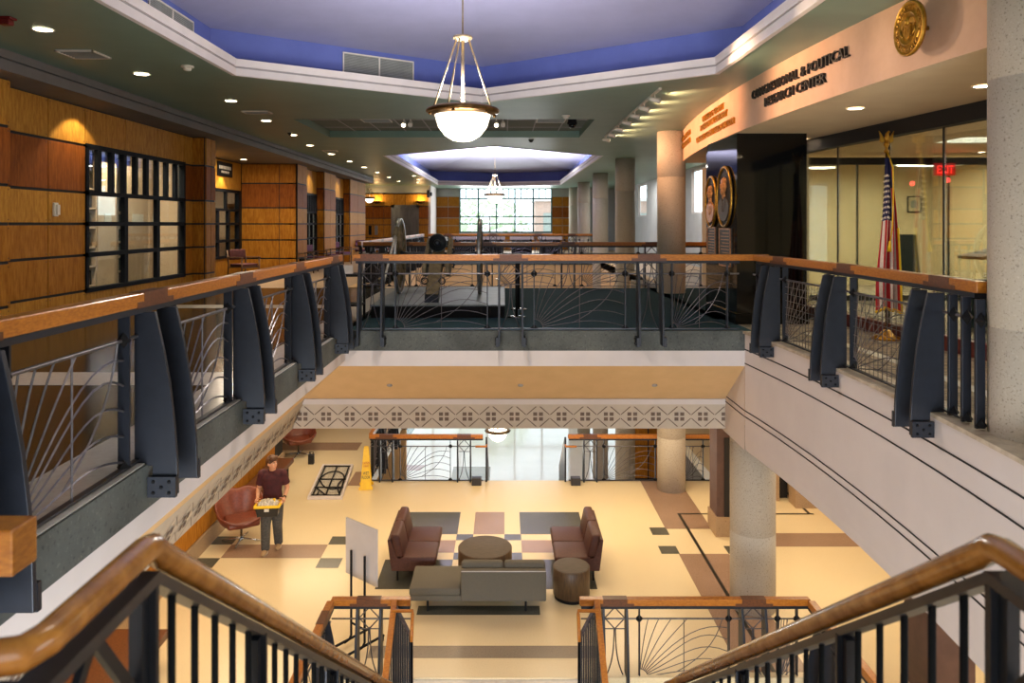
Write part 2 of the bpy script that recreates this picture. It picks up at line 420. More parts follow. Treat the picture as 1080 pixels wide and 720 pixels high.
for (a,b),k in zip(zip(prof,prof[1:]),['white','cream','frieze','frieze','white','white']):
    m.add([(a[0],-1.5,a[1]),(a[0],11.52,a[1]),(b[0],11.52,b[1]),(b[0],-1.5,b[1])],[(0,1,2,3)],k)
for i in range(30): frieze_unit(m, lambda s,t: (-3.3+.2*(t+.03)/.48+.006, s, -1.675+t), .62+i*.366, .366, .40, .008)
struct(m,'wall_left','white and cream face of the left balcony with a sloping frieze','balcony face',recalc=False)
m = MB()
prof = [(0,-.03),(0,-.29),(0,-.49),(0,-1.165),(0,-1.25),(0,-1.60),(.01,-1.73),(5,-1.73)]
for a,b in zip(RS, RS[1:]):
    for (p,q) in zip(prof,prof[1:]):
        m.add([(rx(a)+p[0],a,p[1]),(rx(b)+p[0],b,p[1]),(rx(b)+q[0],b,q[1]),(rx(a)+q[0],a,q[1])],[(0,1,2,3)],'slab')
    for z in (-.29,-.49,-1.165,-1.25):
        e = .003
        m.add([(rx(a)-e,a,z-.009),(rx(b)-e,b,z-.009),(rx(b)-e,b,z+.009),(rx(a)-e,a,z+.009)],[(0,1,2,3)],'groove')
    vs = [(rx(a)-.03,a,-.03),(rx(b)-.03,b,-.03),(rx(b)+.3,b,-.03),(rx(a)+.3,a,-.03),(rx(a)-.03,a,-.065),(rx(b)-.03,b,-.065),(rx(b)+.3,b,-.065),(rx(a)+.3,a,-.065)]
    m.add(vs,[(0,1,2,3),(0,4,5,1)],'ledge')
m.add([(rx(-1),-1,-.03),(12,-1,-.03),(12,-1,LC),(rx(-1),-1,LC)],[(0,1,2,3)],'slab')
yy = [FY,11.0,11.5,12.0]
for a,b in zip(yy,yy[1:]):
    m.add([(3.43,a,-.53-(a-FY)*.735),(3.43,b,-.53-(b-FY)*.735),(3.43,b,-1.73),(3.43,a,-1.73)],[(0,1,2,3)],'slab')
for z in (-1.165,-1.25): m.add([(3.427,FY,z-.009),(3.427,11.5,z-.009),(3.427,11.5,z+.009),(3.427,FY,z+.009)],[(0,1,2,3)],'groove')
struct(m,'wall_right','bowed pinkish white face of the right balcony with thin dark grooves','balcony face',recalc=False,weld=False)

# second opening beyond the landing: its lit far face and soffit
m = MB()
m.box(-3.5,3.95,32.7,33.0,-.31,-.03,'curb')
m.box(-3.5,3.95,32.72,33.0,-2.9,-.31,'cream')
m.box(-3.8,-3.5,17.9,33,-1.8,-.03,'cream'); m.box(3.95,4.2,17.9,33,-1.8,-.03,'cream')
struct(m,'wall_back','cream face of the second opening behind the landing railing','balcony face')

# ------------------------------------------------------------------ ceilings
C1 = [(-3.74,10.3),(-.39,12.6),(2.91,10.2),(2.91,4.6),(-.39,2.3),(-3.74,4.6)]
C2 = [(-3.64,22.5),(-.3,19.8),(2.95,22.5),(2.95,39.2),(-.3,40.6),(-3.5,39.2)]
SL = [(-4.2,14.7),(1.8,14.7),(1.8,17.8),(-4.2,17.8)]
def offset(poly, d):
    """grow a polygon (either winding) outwards by d"""
    n = len(poly); A = sum(poly[i][0]*poly[(i+1)%n][1]-poly[(i+1)%n][0]*poly[i][1] for i in range(n))
    s = 1 if A > 0 else -1; out = []
    for i in range(n):
        p, q, r = Vector(poly[i-1]), Vector(poly[i]), Vector(poly[(i+1)%n])
        e1 = (q-p).normalized(); e2 = (r-q).normalized()
        n1 = Vector((e1.y,-e1.x))*s; n2 = Vector((e2.y,-e2.x))*s
        k = (n1+n2).normalized(); out.append(tuple(q + k*(d/max(.3,k.dot(n1)))))
    return out
m = MB()
outer = [(-5.95,-2),(12,-2),(12,20.5),(7.12,20.5),(7.12,44),(-5.95,44)]
tri = tessellate_polygon([[Vector((*p,0)) for p in L] for L in (outer, C1, C2, SL)])
allp = outer+C1+C2+SL
m.add([(x,y,CE) for x,y in allp],[tuple(t) for t in tri],'ceil')
n = len(SL)
for i in range(n):
    a,b = SL[i],SL[(i+1)%n]
    m.quad((*a,CE),(*b,CE),(*b,CE+.16),(*a,CE+.16),'ceil')
m.quad(*[(x,y,CE+.16) for x,y in SL],'tile')
for i in range(1,10):
    x = -4.2+i*.61; m.box(x-.012,x+.012,14.7,17.8,CE+.150,CE+.158,'trimg')
for y in (15.9,17.1): m.box(-4.2,1.8,y-.012,y+.012,CE+.150,CE+.158,'trimg')
struct(m,'ceiling','grey green painted ceiling with a long tiled recess between the two coffers','ceiling',recalc=False)
def coffer(poly, name, peak, top, lab):
    t = MB()
    for d0,d1,z0,z1,k in ((0,0,CE-.012,CE+.09,'trimw'),(0,.02,CE+.09,CE+.09,'trimg'),(.02,.02,CE+.09,CE+.12,'trimg'),(.02,.0,CE+.12,CE+.12,'trimw'),(0,0,CE+.12,CE+.21,'trimw'),(-.012,-.012,CE+.19,CE+.22,'trimw'),(-.012,.5,CE+.22,CE+.22,'trimw'),(-.09,-.09,CE-.012,CE-.011,'trimw'),(0,.06,CE-.012,CE-.012,'trimw')):
        A = offset(poly,d0); B = offset(poly,d1); n = len(poly)
        for i in range(n):
            j = (i+1)%n
            t.quad((*A[i],z0),(*A[j],z0),(*B[j],z1),(*B[i],z1),k)
    struct(t,'trim_'+name,'stepped white moulding round the '+lab,'moulding',recalc=False)
    c = MB(); A = offset(poly,.45); n = len(poly)
    for i in range(n):
        j = (i+1)%n
        c.quad((*A[i],CE+.215),(*A[j],CE+.215),(*A[j],top),(*A[i],top),'blue')
        c.add([(*A[i],top),(*A[j],top),(*peak,)],[(0,1,2)],'lilac')
    struct(c,'ceiling','blue sided ceiling vault inside the '+lab,'ceiling',recalc=False)
coffer(C1,'1',(-.41,7.6,CE+1.05),CE+.71,'large coffer above the opening')
coffer(C2,'2',(-.35,31,CE+1.25),CE+.74,'distant coffer in front of the end window')

# left bulkhead and dark soffit over the panelled wall
m = MB()
BX = -5.95
for x0,x1,z0,z1 in ((BX,BX,CE,CE-.10),(BX,BX-.05,CE-.10,CE-.10),(BX-.05,BX-.05,CE-.10,CE-.13),(BX-.05,BX,CE-.13,CE-.13),(BX,BX,CE-.13,3.33),(BX,-9,3.33,3.33)):
    m.add([(x0,-2,z0),(x0,33.6,z0),(x1,33.6,z1),(x1,-2,z1)],[(0,1,2,3)],'bulk')
m.add([(BX,33.6,CE),(-9,33.6,CE),(-9,33.6,3.33),(BX,33.6,3.33)],[(0,1,2,3)],'bulk')
m.add([(BX,33.6,CE),(-9,33.6,CE),(-9,44,CE),(BX,44,CE)],[(0,1,2,3)],'ceil')
struct(m,'ceiling','stepped grey bulkhead and soffit above the panelled left wall','bulkhead',recalc=False)

# right soffit behind the sign band
m = MB()
ys = [3.0+i*.7 for i in range(21)]
for a,b in zip(ys,ys[1:]):
    m.add([(bandx(a)-.0,a,2.9),(bandx(b)-.0,b,2.9),(12,b,2.9),(12,a,2.9)],[(0,1,2,3)],'soff')
m.add([(bandx(17),17,2.9),(12,17,2.9),(12,17,CE),(bandx(17),17,CE)],[(0,1,2,3)],'soff')
m.box(5,12,17,20.5,3.2,3.25,'soff')
struct(m,'ceiling','beige soffit with downlights above the glass front','soffit',recalc=False)

# ------------------------------------------------------------------ left panelled wall
ROWS = [(1.83,1.23,'wood3'),(1.23,.49,'wood2'),(.49,0,'wood3'),(0,-.49,'wood'),(-.49,-1.05,'wood'),(-1.05,-1.56,'wood3')]
WX = -6.6
def panels(m, cells, rows, place, th=.025, g=.014, gz=.02):
    """wood panels of width cells (list of s edges) x rows; place(s, d, z) puts a point (d = out of the wall)"""
    for s0,s1 in zip(cells,cells[1:]):
        for h0,h1,k in rows:
            z0,z1 = E+h1,E+h0
            a,b,c,d = s0+g*.7,s1-g*.7,z0+gz,z1-gz
            vs = [place(s,dd,z) for dd in (0.,th) for z in (c,d) for s in (a,b)]
            m.add(vs,[(0,1,3,2),(4,6,7,5),(0,4,5,1),(2,3,7,6),(0,2,6,4),(1,5,7,3)],k)
            for s in (a+.035,b-.035):
                for z in (c+.035,d-.035):
                    m.add([place(s-.008,th+.001,z-.008),place(s+.008,th+.001,z-.008),place(s+.008,th+.001,z+.008),place(s-.008,th+.001,z+.008)],[(0,1,2,3)],'gap')
def onleft(x): return lambda s,d,z: (x+d, s, z)
def facing(y): return lambda s,d,z: (s, y-d, z)
m = MB()
def back(y0,y1,z0,z1,x=WX): m.box(x-.12,x-.001,y0,y1,z0,z1,'gap')
back(-2,11.6,FL,3.33); back(15.2,16.15,FL,3.33); back(11.6,15.2,FL,E-1.05); back(11.6,15.2,E+1.23,3.33)
m.box(-6.45,-6.3,-2,9.4,FL,3.33,'gap')
panels(m,[6.6,7.5,8.45,9.4],ROWS,onleft(-6.3)); 
m.box(-6.6,-6.3,9.38,9.4,FL,3.33,'wood')
panels(m,[9.42,10.66,11.6],ROWS,onleft(WX))
panels(m,[11.6,12.84,14.03,15.2],[ROWS[0]],onleft(WX)); panels(m,[11.6,12.84,14.03,15.2],[ROWS[5]],onleft(WX))
panels(m,[15.2,15.6],ROWS,onleft(WX))
# pier
PR = [(1.83,1.23,'wood'),(1.23,.49,'wood2'),(.49,0,'wood'),(0,-.49,'wood'),(-.49,-1.05,'wood'),(-1.05,-1.56,'wood')]
m.box(-6.6,-6.33,15.63,16.15,FL,3.33,'gap')
panels(m,[-6.6,-6.34],PR,facing(15.63)); panels(m,[15.63,15.9,16.15],ROWS,onleft(-6.33))
# alcove: side return facing the camera and its back wall
m.box(-8.1,-6.3,22.52,22.7,FL,3.33,'gap')
panels(m,[-8.0,-6.85,-6.34],PR,facing(22.52))
m.box(-8.12,-8.0,16.15,22.6,E+.95,3.33,'gap'); panels(m,[16.15,18.6,20.5,22.4],[(1.83,.98,'wood3')],onleft(-8.0))
m.box(-8.12,-8.0,16.15,22.6,FL,E-.95,'gap'); panels(m,[16.15,18.6,20.2,21.4,22.4],[(-.95,-1.56,'wood')],onleft(-8.0))
m.box(-8.12,-6.6,16.13,16.15,FL,3.33,'wood'); m.box(-8.12,-6.65,16.05,16.13,FL,3.33,'shelfb')
m.box(-8.1,-8.0,22.2,22.6,FL,3.33,'gap')
# piers and spandrels of the next two windows
for y0,y1 in ((22.52,23.6),(25.9,27.6),(30.2,33.5)):
    m.box(-6.6,-6.32,y0,y1,FL,3.33,'gap'); panels(m,[y0,(y0+y1)/2,y1],ROWS,onleft(-6.32))
    y0 > 23 and panels(m,[-6.62,-6.33],PR,facing(y0))
for y0,y1 in ((23.6,25.9),(27.6,30.2)):
    panels(m,[y0+(y1-y0)*i/4 for i in range(5)],[(1.83,1.0,'wood3')],onleft(WX)); panels(m,[y0,y1],[(-1.05,-1.56,'wood3')],onleft(WX))
    back(y0,y1,E+1.0,3.33); back(y0,y1,FL,E-1.05)
struct(m,'wall_left','maple panelled wall with dark reveals along the left walkway','wall',weld=False,recalc=False)

def left_window(name, y0, y1, top, mid, bot, cols, ups, lab, x=WX, rows=(.0,-.49)):
    """steel window with a clerestory of upright bars; frame, mullions and panes"""
    w = MB(); r = .035
    for z in (top,mid,bot)+tuple(rows):
        w.box(x-.05,x+.05,y0,y1,E+z-r,E+z+r,'frameb')
    for y in [y0+r,y1-r]: w.box(x-.05,x+.05,y-r,y+r,E+bot,E+top,'frameb')
    for y in cols: w.box(x-.035,x+.04,y-.06,y+.06,E+bot,E+mid,'frameb')
    for i in range(1,ups):
        y = lerp(y0,y1,i/ups); w.box(x-.03,x+.04,y-.05,y+.05,E+mid,E+top,'frameb')
    o = struct(w,name,lab,'window',weld=False)
    g = MB(); g.box(x-.012,x-.004,y0,y1,E+bot,E+top,'wglass'); g.build('pane',o)
    return o
left_window('window_1',11.6,15.2,1.23,.49,-1.05,[12.84,14.03],9,'large dark framed window in the panelled wall with bookshelves behind it')
left_window('window_2',23.6,25.9,1.0,.38,-1.05,[24.2,24.8,25.3],10,'dark framed window between two wooden piers above the plum chairs')
left_window('window_3',27.6,30.2,1.0,.38,-1.05,[28.3,28.9,29.5],10,'farthest dark framed window of the panelled wall')
left_window('window_4',16.2,22.2,.95,.40,-.95,[18.2,19.4,20.6,21.4],6,'dark framed window in the shaded alcove under a small black sign',x=-8.0)
# offices behind the windows
m = MB()
m.box(-11.2,-11,8,34,FL,3.4,'shelfb')
struct(m,'wall_outer','beige rear wall of the offices behind the panelled wall','wall')
m = MB(); m.box(-11,-6.75,8,8.1,FL,3.3,'shelfb'); struct(m,'wall_office_front','near end wall of the offices behind the panelled wall','wall')
m = MB(); m.box(-11,-8.3,33.6,33.7,FL,3.3,'shelfb'); struct(m,'wall_office_end','far end wall of the offices behind the panelled wall','wall')
m = MB()
m.box(-11,-6.6,8,34,3.34,3.4,'tile')
struct(m,'ceiling','tiled ceiling of the offices behind the panelled wall','ceiling')
m = MB(); m.box(-11,-6.72,8,34,FL-.1,FL-.002,'walk')
struct(m,'floor','dark floor of the offices behind the panelled wall','floor')

# ------------------------------------------------------------------ end walls
EW = 40.0
m = MB()
ER = [(1.62,.95,'wood3'),(.95,.30,'wood2'),(.30,-.05,'wood'),(-.05,-.75,'wood'),(-.75,-1.55,'wood')]
m.box(-8.6,-4.05,EW,EW+.2,FL,CE,'greyw')
m.box(-8.4,-4.1,EW-.03,EW,FL,E+1.66,'gap')
for c0,c1 in ((-7.65,-5.95+.0),(-4.75,-4.1)):
    k = max(1,round((c1-c0)/.55)); panels(m,[c0+(c1-c0)*i/k for i in range(k+1)],ER,facing(EW-.03))
panels(m,[-8.35,-7.65],[ER[0]],facing(EW-.03)); panels(m,[-5.95,-5.35,-4.75],[ER[0]],facing(EW-.03))
m.box(-4.1,-3.98,EW-.08,43.5,FL,CE,'white')
m.box(-9,-8.4,33.5,EW+.2,FL,CE,'greyw')
struct(m,'wall_elevator','panelled wall with steel elevator doors at the far left end','wall',weld=False,recalc=False)
m = MB()
m.box(-4.1,-2.62,43.4,43.6,FL,CE,'greyw'); m.box(2.78,7.12,43.4,43.6,FL,CE,'greyw')
m.box(-2.62,2.78,43.4,43.6,FL,1.02,'greyw')
panels(m,[-4.0,-3.3,-2.65],[(1.6,1.0,'wood'),(1.0,.35,'wood2'),(.35,-.1,'wood'),(-.1,-.6,'wood'),(-.6,-1.55,'wood')],facing(43.4))
panels(m,[2.8,3.4,4.0],[(1.6,1.0,'wood'),(1.0,.35,'wood2'),(.35,-.1,'wood'),(-.1,-.6,'wood'),(-.6,-1.55,'wood')],facing(43.4))
panels(m,[-2.62,-1.4,0,1.4,2.78],[(-.6,-1.55,'wood')],facing(43.4))
struct(m,'wall_end','panelled end wall round the big bright window','wall',weld=False,recalc=False)
w = MB()
X0,X1 = -2.6,2.76
for x in (X0,X1): w.box(x-.03,x+.03,43.36,43.44,1.0,CE,'teal')
for z in (1.02,1.5,1.93,2.98,3.56): w.box(X0,X1,43.37,43.43,z-.036,z+.036,'teal')
cw = (X1-X0)/5
for i in range(1,5): w.box(X0+cw*i-.042,X0+cw*i+.042,43.37,43.43,1.02,3.0,'teal')
for i in range(1,15):
    if i%3: w.box(X0+cw*i/3-.026,X0+cw*i/3+.026,43.38,43.42,2.98,3.56,'teal')
    else: w.box(X0+cw*i/3-.042,X0+cw*i/3+.042,43.38,43.42,2.98,3.56,'teal')
o = struct(w,'window_5','big bright end window with a teal grid and small panes along its top','window',weld=False)
g = MB(); g.box(X0,X1,43.395,43.40,1.0,3.57,'wglass'); g.build('pane',o)
# right wall beyond the columns with slit windows
m = MB(); ws = [(25.9,27.7),(36.4,38.7)]
prev = 20.5
for a,b in ws+[(43.6,43.6)]:
    m.box(7.0,7.12,prev,a,FL,CE,'greyw')
    if b > a:
        m.box(7.0,7.12,a,b,FL,E+.38,'greyw'); m.box(7.0,7.12,a,b,E+2.0,CE,'greyw')
        m.box(7.01,7.11,b-.02,b,E+.38,E+2.0,'white')
    prev = b
struct(m,'wall_right','pale grey wall with tall slit windows behind the row of columns','wall',weld=False)
for i,(a,b) in enumerate(ws):
    w = MB(); 
    for y in (a+.03,b-.05): w.box(7.07,7.11,y-.03,y+.03,E+.38,E+2.0,'white')
    for z in (E+.41,E+1.97): w.box(7.07,7.11,a,b,z-.03,z+.03,'white')
    o = struct(w,'window_%d'%(6+i),['tall slit window next to the black granite pier','tall slit window between the second and third columns'][i],'window')
    g = MB(); g.box(7.085,7.095,a,b,E+.38,E+2.0,'wglass'); g.build('pane',o)
# curtain wall of the entrance hall and outer shell
m = MB()
m.box(-10,-9.8,17,44,GF,LC,'cream'); m.box(11,11.2,-2,44,GF,LC,'cream')
m.box(-9.1,-9,-2,24,LF,LC,'cream'); m.box(-9,-3.2,24,24.2,GF,LC,'cream')
m.box(-10,11.2,-2.2,-2,GF,CE,'cream'); m.box(-10,-9.8,-2,17,GF,LF,'cream'); m.box(-9,11,17.15,17.28,GF,LF-.3,'white')
m.box(4.3,6.2,27,27.2,GF,LC,'wood'); m.box(6.2,11,27,27.2,GF,LC,'greyw')
for i in range(8):
    z = GF+1.2*i
    m.box(4.28,6.2,26.98,27,z-.02,z+.02,'gap')
for x in (4.7,5.25,5.8): m.box(x-.02,x+.02,26.98,27,GF,LC,'gap')
struct(m,'wall_lower','cream and wood walls round the lower level and entrance hall','wall',weld=False)
m = MB()
for y0,y1 in ((-2,3.5),): m.box(3.4,11,y0,y1,LC,-.3,'slab')
m.box(-9,11,33,44,LC,-.3,'cream'); m.box(-9,-3.8,17.9,33,LC,-.3,'cream'); m.box(4.2,11,17.9,33,LC,-.3,'cream'); m.box(3.7,11,FY+1.5,17.9,LC,-.31,'cream')
struct(m,'ceiling','cream ceiling of the lower level','ceiling',weld=False)
w = MB()
for i in range(13): w.box(-9+i*1.6-.04,-9+i*1.6+.04,43.4,43.5,GF,LC,'teal')
for z in (GF+.05,GF+2.6,GF+4.8,LC-.05): w.box(-9.8,11,43.4,43.5,z-.05,z+.05,'teal')
o = struct(w,'window_8','glazed front of the entrance hall reflected in the white floor','window',weld=False)
g = MB(); g.box(-9.8,11,43.44,43.45,GF,LC,'wglass'); g.build('pane',o)

# columns
def column(x,y,z0,z1,lab,r=.315):
    c = MB(); prof = [(r,z0)]
    for z in (LF+1.2,LF+2.6,.75,2.55):
        if z0 < z < z1: prof += [(r,z-.006),(r-.006,z),(r,z+.006)]
    prof.append((r,z1))
    c.lathe(prof,(x,y,0),'conc',40)
    struct(c,'column',lab,'column')
column(3.86,5.34,LF,CE,'speckled concrete column at the right edge beside the end of the railing')
column(3.90,11.62,LF,LC-.0,'thick concrete column on the lower floor under the corner of the right balcony',.345)
column(3.78,16.75,LF,CE,'round concrete column by the end of the curved sign band')
column(3.87,23.7,GF,CE,'second round concrete column of the row beyond the landing')
column(3.97,30.6,GF,CE,'third round concrete column of the row beyond the landing')
column(3.98,37.1,GF,CE,'fourth round concrete column of the row beyond the landing')
column(4.0,42.3,GF,CE,'last round concrete column of the row, in front of the end wall')
# brown clad piers of the lower floor
def pier(x0,x1,y0,y1,lab,slot=True):
    p = MB(); p.box(x0,x1,y0,y1,LF+.35,LC,'brownp'); p.box(x0-.03,x1+.03,y0-.03,y1+.03,LF,LF+.38,'stone')
    if slot: p.box(x0+.14,x0+.24,y0-.012,y0,LF+.36,LF+1.9,'gap')
    struct(p,'pillar',lab,'pier')
pier(4.08,4.62,14.2,14.7,'brown clad pier with a dark slot and stone foot behind the thick concrete column')
pier(4.97,5.42,8.51,9.2,'brown clad pier under the right balcony behind the stair handrail',False)
m = MB(); m.box(5.75,5.95,16.0,16.6,LF,LC,'stone'); m.box(5.95,6.2,16.2,16.4,LF,LC,'gap'); m.box(6.15,11,15.6,16.0,LF,LF+.5,'stone'); m.box(6.15,11,15.7,16.0,LF+.5,LC,'beigew')
struct(m,'wall_lower_right','stone footed wall behind the brown pier on the lower floor','wall')
# lower left panelled wall
m = MB(); m.box(-5.75,-5.55,-2,18.5,LF,LC,'gap')
panels(m,[7+i*.9 for i in range(13)],[(-3.3,-3.9,'wood'),(-3.9,-4.5,'wood3'),(-4.5,-5.1,'wood'),(-5.1,-5.7,'wood')],onleft(-5.55))
m.box(-5.56,-5.5,-2,18.5,LF,LF+.3,'stone')
struct(m,'wall_lower_left','orange panelled wall under the left balcony','wall',weld=False,recalc=False)

# ------------------------------------------------------------------ glass front on the right
def gx(y): return 5.08+max(0,(12.9-y))*.095
m = MB()
G = [12.9,11.55,10.25,9.15,8.1,7.0,5.9]
for a,b in zip(G,G[1:]):
    A,B = (gx(a),a),(gx(b),b)
    m.bar((A[0],A[1],2.80),(B[0],B[1],2.80),.16,.2,'gap')
    m.bar((A[0],A[1],FL+.09),(B[0],B[1],FL+.09),.12,.18,'red')
    m.bar((A[0],A[1],FL+.18),(A[0],A[1],2.72),.02,.02,'gap')
o = struct(m,'wall_glass','frameless glass front with a dark head and cherry base on the right','glass wall',weld=False)
for a,b in zip(G,G[1:]):
    g = MB(); e = .012
    g.prism([(gx(a),a-e),(gx(b),b+e),(gx(b)+.012,b+e),(gx(a)+.012,a-e)],FL+.18,2.72,lambda p,q,w:(p,q,w),'glass'); g.build('pane',o)
m = MB()
m.box(5.4,12,18.9,19.0,FL,3.2,'beigew'); m.box(10.9,11,5,19,FL,2.9,'beigew'); m.box(5.05,5.35,13.0,18.9,FL,2.9,'beigew'); m.box(5.6,12,20,20.5,FL,CE,'greyw')
struct(m,'wall_room','beige walls of the reading room behind the glass','wall')
m = MB()
m.box(5.35,11,14.95,15.05,E+1.26-.06,E+1.34,'gap'); m.box(5.35,11,14.98,15.02,FL,FL+.1,'gap')
for x in (7.15,9.0,10.0,10.9): m.box(x-.015,x+.015,14.98,15.02,FL,E+1.25,'gap')
o = struct(m,'wall_glass_inner','inner glass partition with a dark head rail across the reading room','glass wall',weld=False)
g = MB(); g.box(5.35,10.9,14.994,15.004,FL+.1,E+1.2,'glass'); g.build('pane',o)

# sign band
m = MB(); ys = [3.2+i*.46 for i in range(31)]
for a,b in zip(ys,ys[1:]):
    vs = [(bandx(y)+d,y,z) for y in (a,b) for d in (0,.25) for z in (2.9,CE)]
    m.add(vs,[(0,1,5,4),(2,6,7,3)],'peach',True)
y=ys[-1]; m.quad((bandx(y),y,2.9),(bandx(y)+.25,y,2.9),(bandx(y)+.25,y,CE),(bandx(y),y,CE),'peach')
struct(m,'wall_band','curved peach sign band with raised lettering above the glass front','sign band',recalc=False,weld=True)
# black granite pier
m = MB()
m.box(3.6,4.68,11.45,13.1,FL,2.9,'gran'); m.box(3.57,4.71,11.42,13.13,FL,FL+.16,'gran')
m.box(3.9,4.6,13.1,14.3,FL,2.9,'gran')
for z in (.55,2.25): m.box(3.596,3.604,11.45,13.1,z-.004,z+.004,'gap')
struct(m,'pillar','polished black granite pier carrying two bronze relief portraits','pier')
# ground, trees and house outside the end window
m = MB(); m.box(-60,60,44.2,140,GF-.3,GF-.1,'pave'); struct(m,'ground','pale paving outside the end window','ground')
# ------------------------------------------------------------------ railings
class Line:
    """straight plan line from a to b; u runs along it in metres, n points into the opening"""
    def __init__(s, a, b, n):
        s.a = Vector((*a,0)); s.d = (Vector((*b,0))-s.a); s.L = s.d.length; s.d.normalize(); s.n = Vector((*n,0))
    def __call__(s, u, n, z): p = s.a + s.d*u + s.n*n; return (p.x,p.y,z)
class Bow:
    """the bowed right edge; u is measured from the far corner towards the camera"""
    def __init__(s, y0, y1): s.y0 = y0; s.L = y0-y1
    def __call__(s, u, n, z):
        y = s.y0-u; return (rx(y)-n, y, z)
FIN = [(-.085,.94),(.045,.94),(.095,.72),(.135,.5),(.165,.25),(.185,.0),(.19,-.22),(.03,-.22),(.03,-.04),(-.085,-.04)]
def diamond(m, P, u, n, z, r=.058, half=False, k='black'):
    a = [(u-r,n,z),(u,n-r*.8,z),(u+r,n,z),(u,n+r*.8,z)]
    top = (u,n,z+r); bot = (u,n,z-r)
    vs = [P(*p) for p in a]+[P(*top)]+([] if half else [P(*bot)])
    fs = [(i,(i+1)%4,4) for i in range(4)]
    fs += [(3,2,1,0)] if half else [((i+1)%4,i,5) for i in range(4)]
    m.add(vs,fs,k)
def fan(m, P, u0, u1, n, z0, z1, flip=False, r=.006, k='rod', grid=False):
    """sunburst grille: a quarter ring at a lower corner with curved rays"""
    W = abs(u1-u0); H = z1-z0
    def T(s,t): return P(u1-s if flip else u0+s, n, z0+t)
    def tube(pts, rr=r, n_=4): m.tube([T(*p) for p in pts], rr, k, n_)
    q = min(.14,W*.1)
    tube([(q*sin(a*pi/12),q*cos(a*pi/12)) for a in range(7)])
    tops = [.10,.22,.36,.54]
    nray = 9
    for i in range(nray):
        th = radians(84-i*9.4); s0 = (q*cos(th),q*sin(th)); d = (cos(th),sin(th))
        if i < 4:
            e = (W*tops[i],H); c1 = (s0[0]+d[0]*H*.35,s0[1]+d[1]*H*.35); c2 = (e[0]-W*.07*(i+1)*.6,e[1]-H*.26)
        else:
            f = (i-4)/(nray-5); e = (W,H*(.84-f*.80)); L = .45*W
            c1 = (s0[0]+d[0]*L,min(s0[1]+d[1]*L,H*.9)); c2 = (W*.66,min(H*.97,e[1]+H*(.30-.14*f)))
        tube(bez(s0,c1,c2,e,9))
    tube(bez((W*.93,H),(W*.86,H*.55),(W*.66,H*.3),(W*.42,H*.10),8))
    tube([(W*.5,0),(W*.5,H)])
    if grid:
        g = r*.6
        for i in range(1,14): m.tube([T(W*i/14,0),T(W*i/14,H)],g,k,4)
        for i in range(1,9): m.tube([T(0,H*i/9),T(W,H*i/9)],g,k,4)
def tulip(m, P, u0, u1, n, z0, z1, r=.009, k='rod'):
    """narrow grille: a lozenge above a stem that splits in two curves"""
    c = (u0+u1)/2; w = (u1-u0)/2; H = z1-z0; zt = z1+.15; zm = zt-2*w*1.05
    L = [(c,zt),(u1,(zt+zm)/2),(c,zm),(u0,(zt+zm)/2)]
    for a,b in zip(L,L[1:]+L[:1]): m.tube([P(a[0],n,a[1]),P(b[0],n,b[1])],r,k,4)
    m.tube([P(u0,n,zm),P(u1,n,zm)],r,k,4)
    for s in (-1,1):
        m.tube([P(a,n,b) for a,b in bez((c+s*.008,zm),(c+s*.012,zm-.3),(c+s*.03,z0+.2),(c+s*(w-.01),z0),9)],r,k,4)
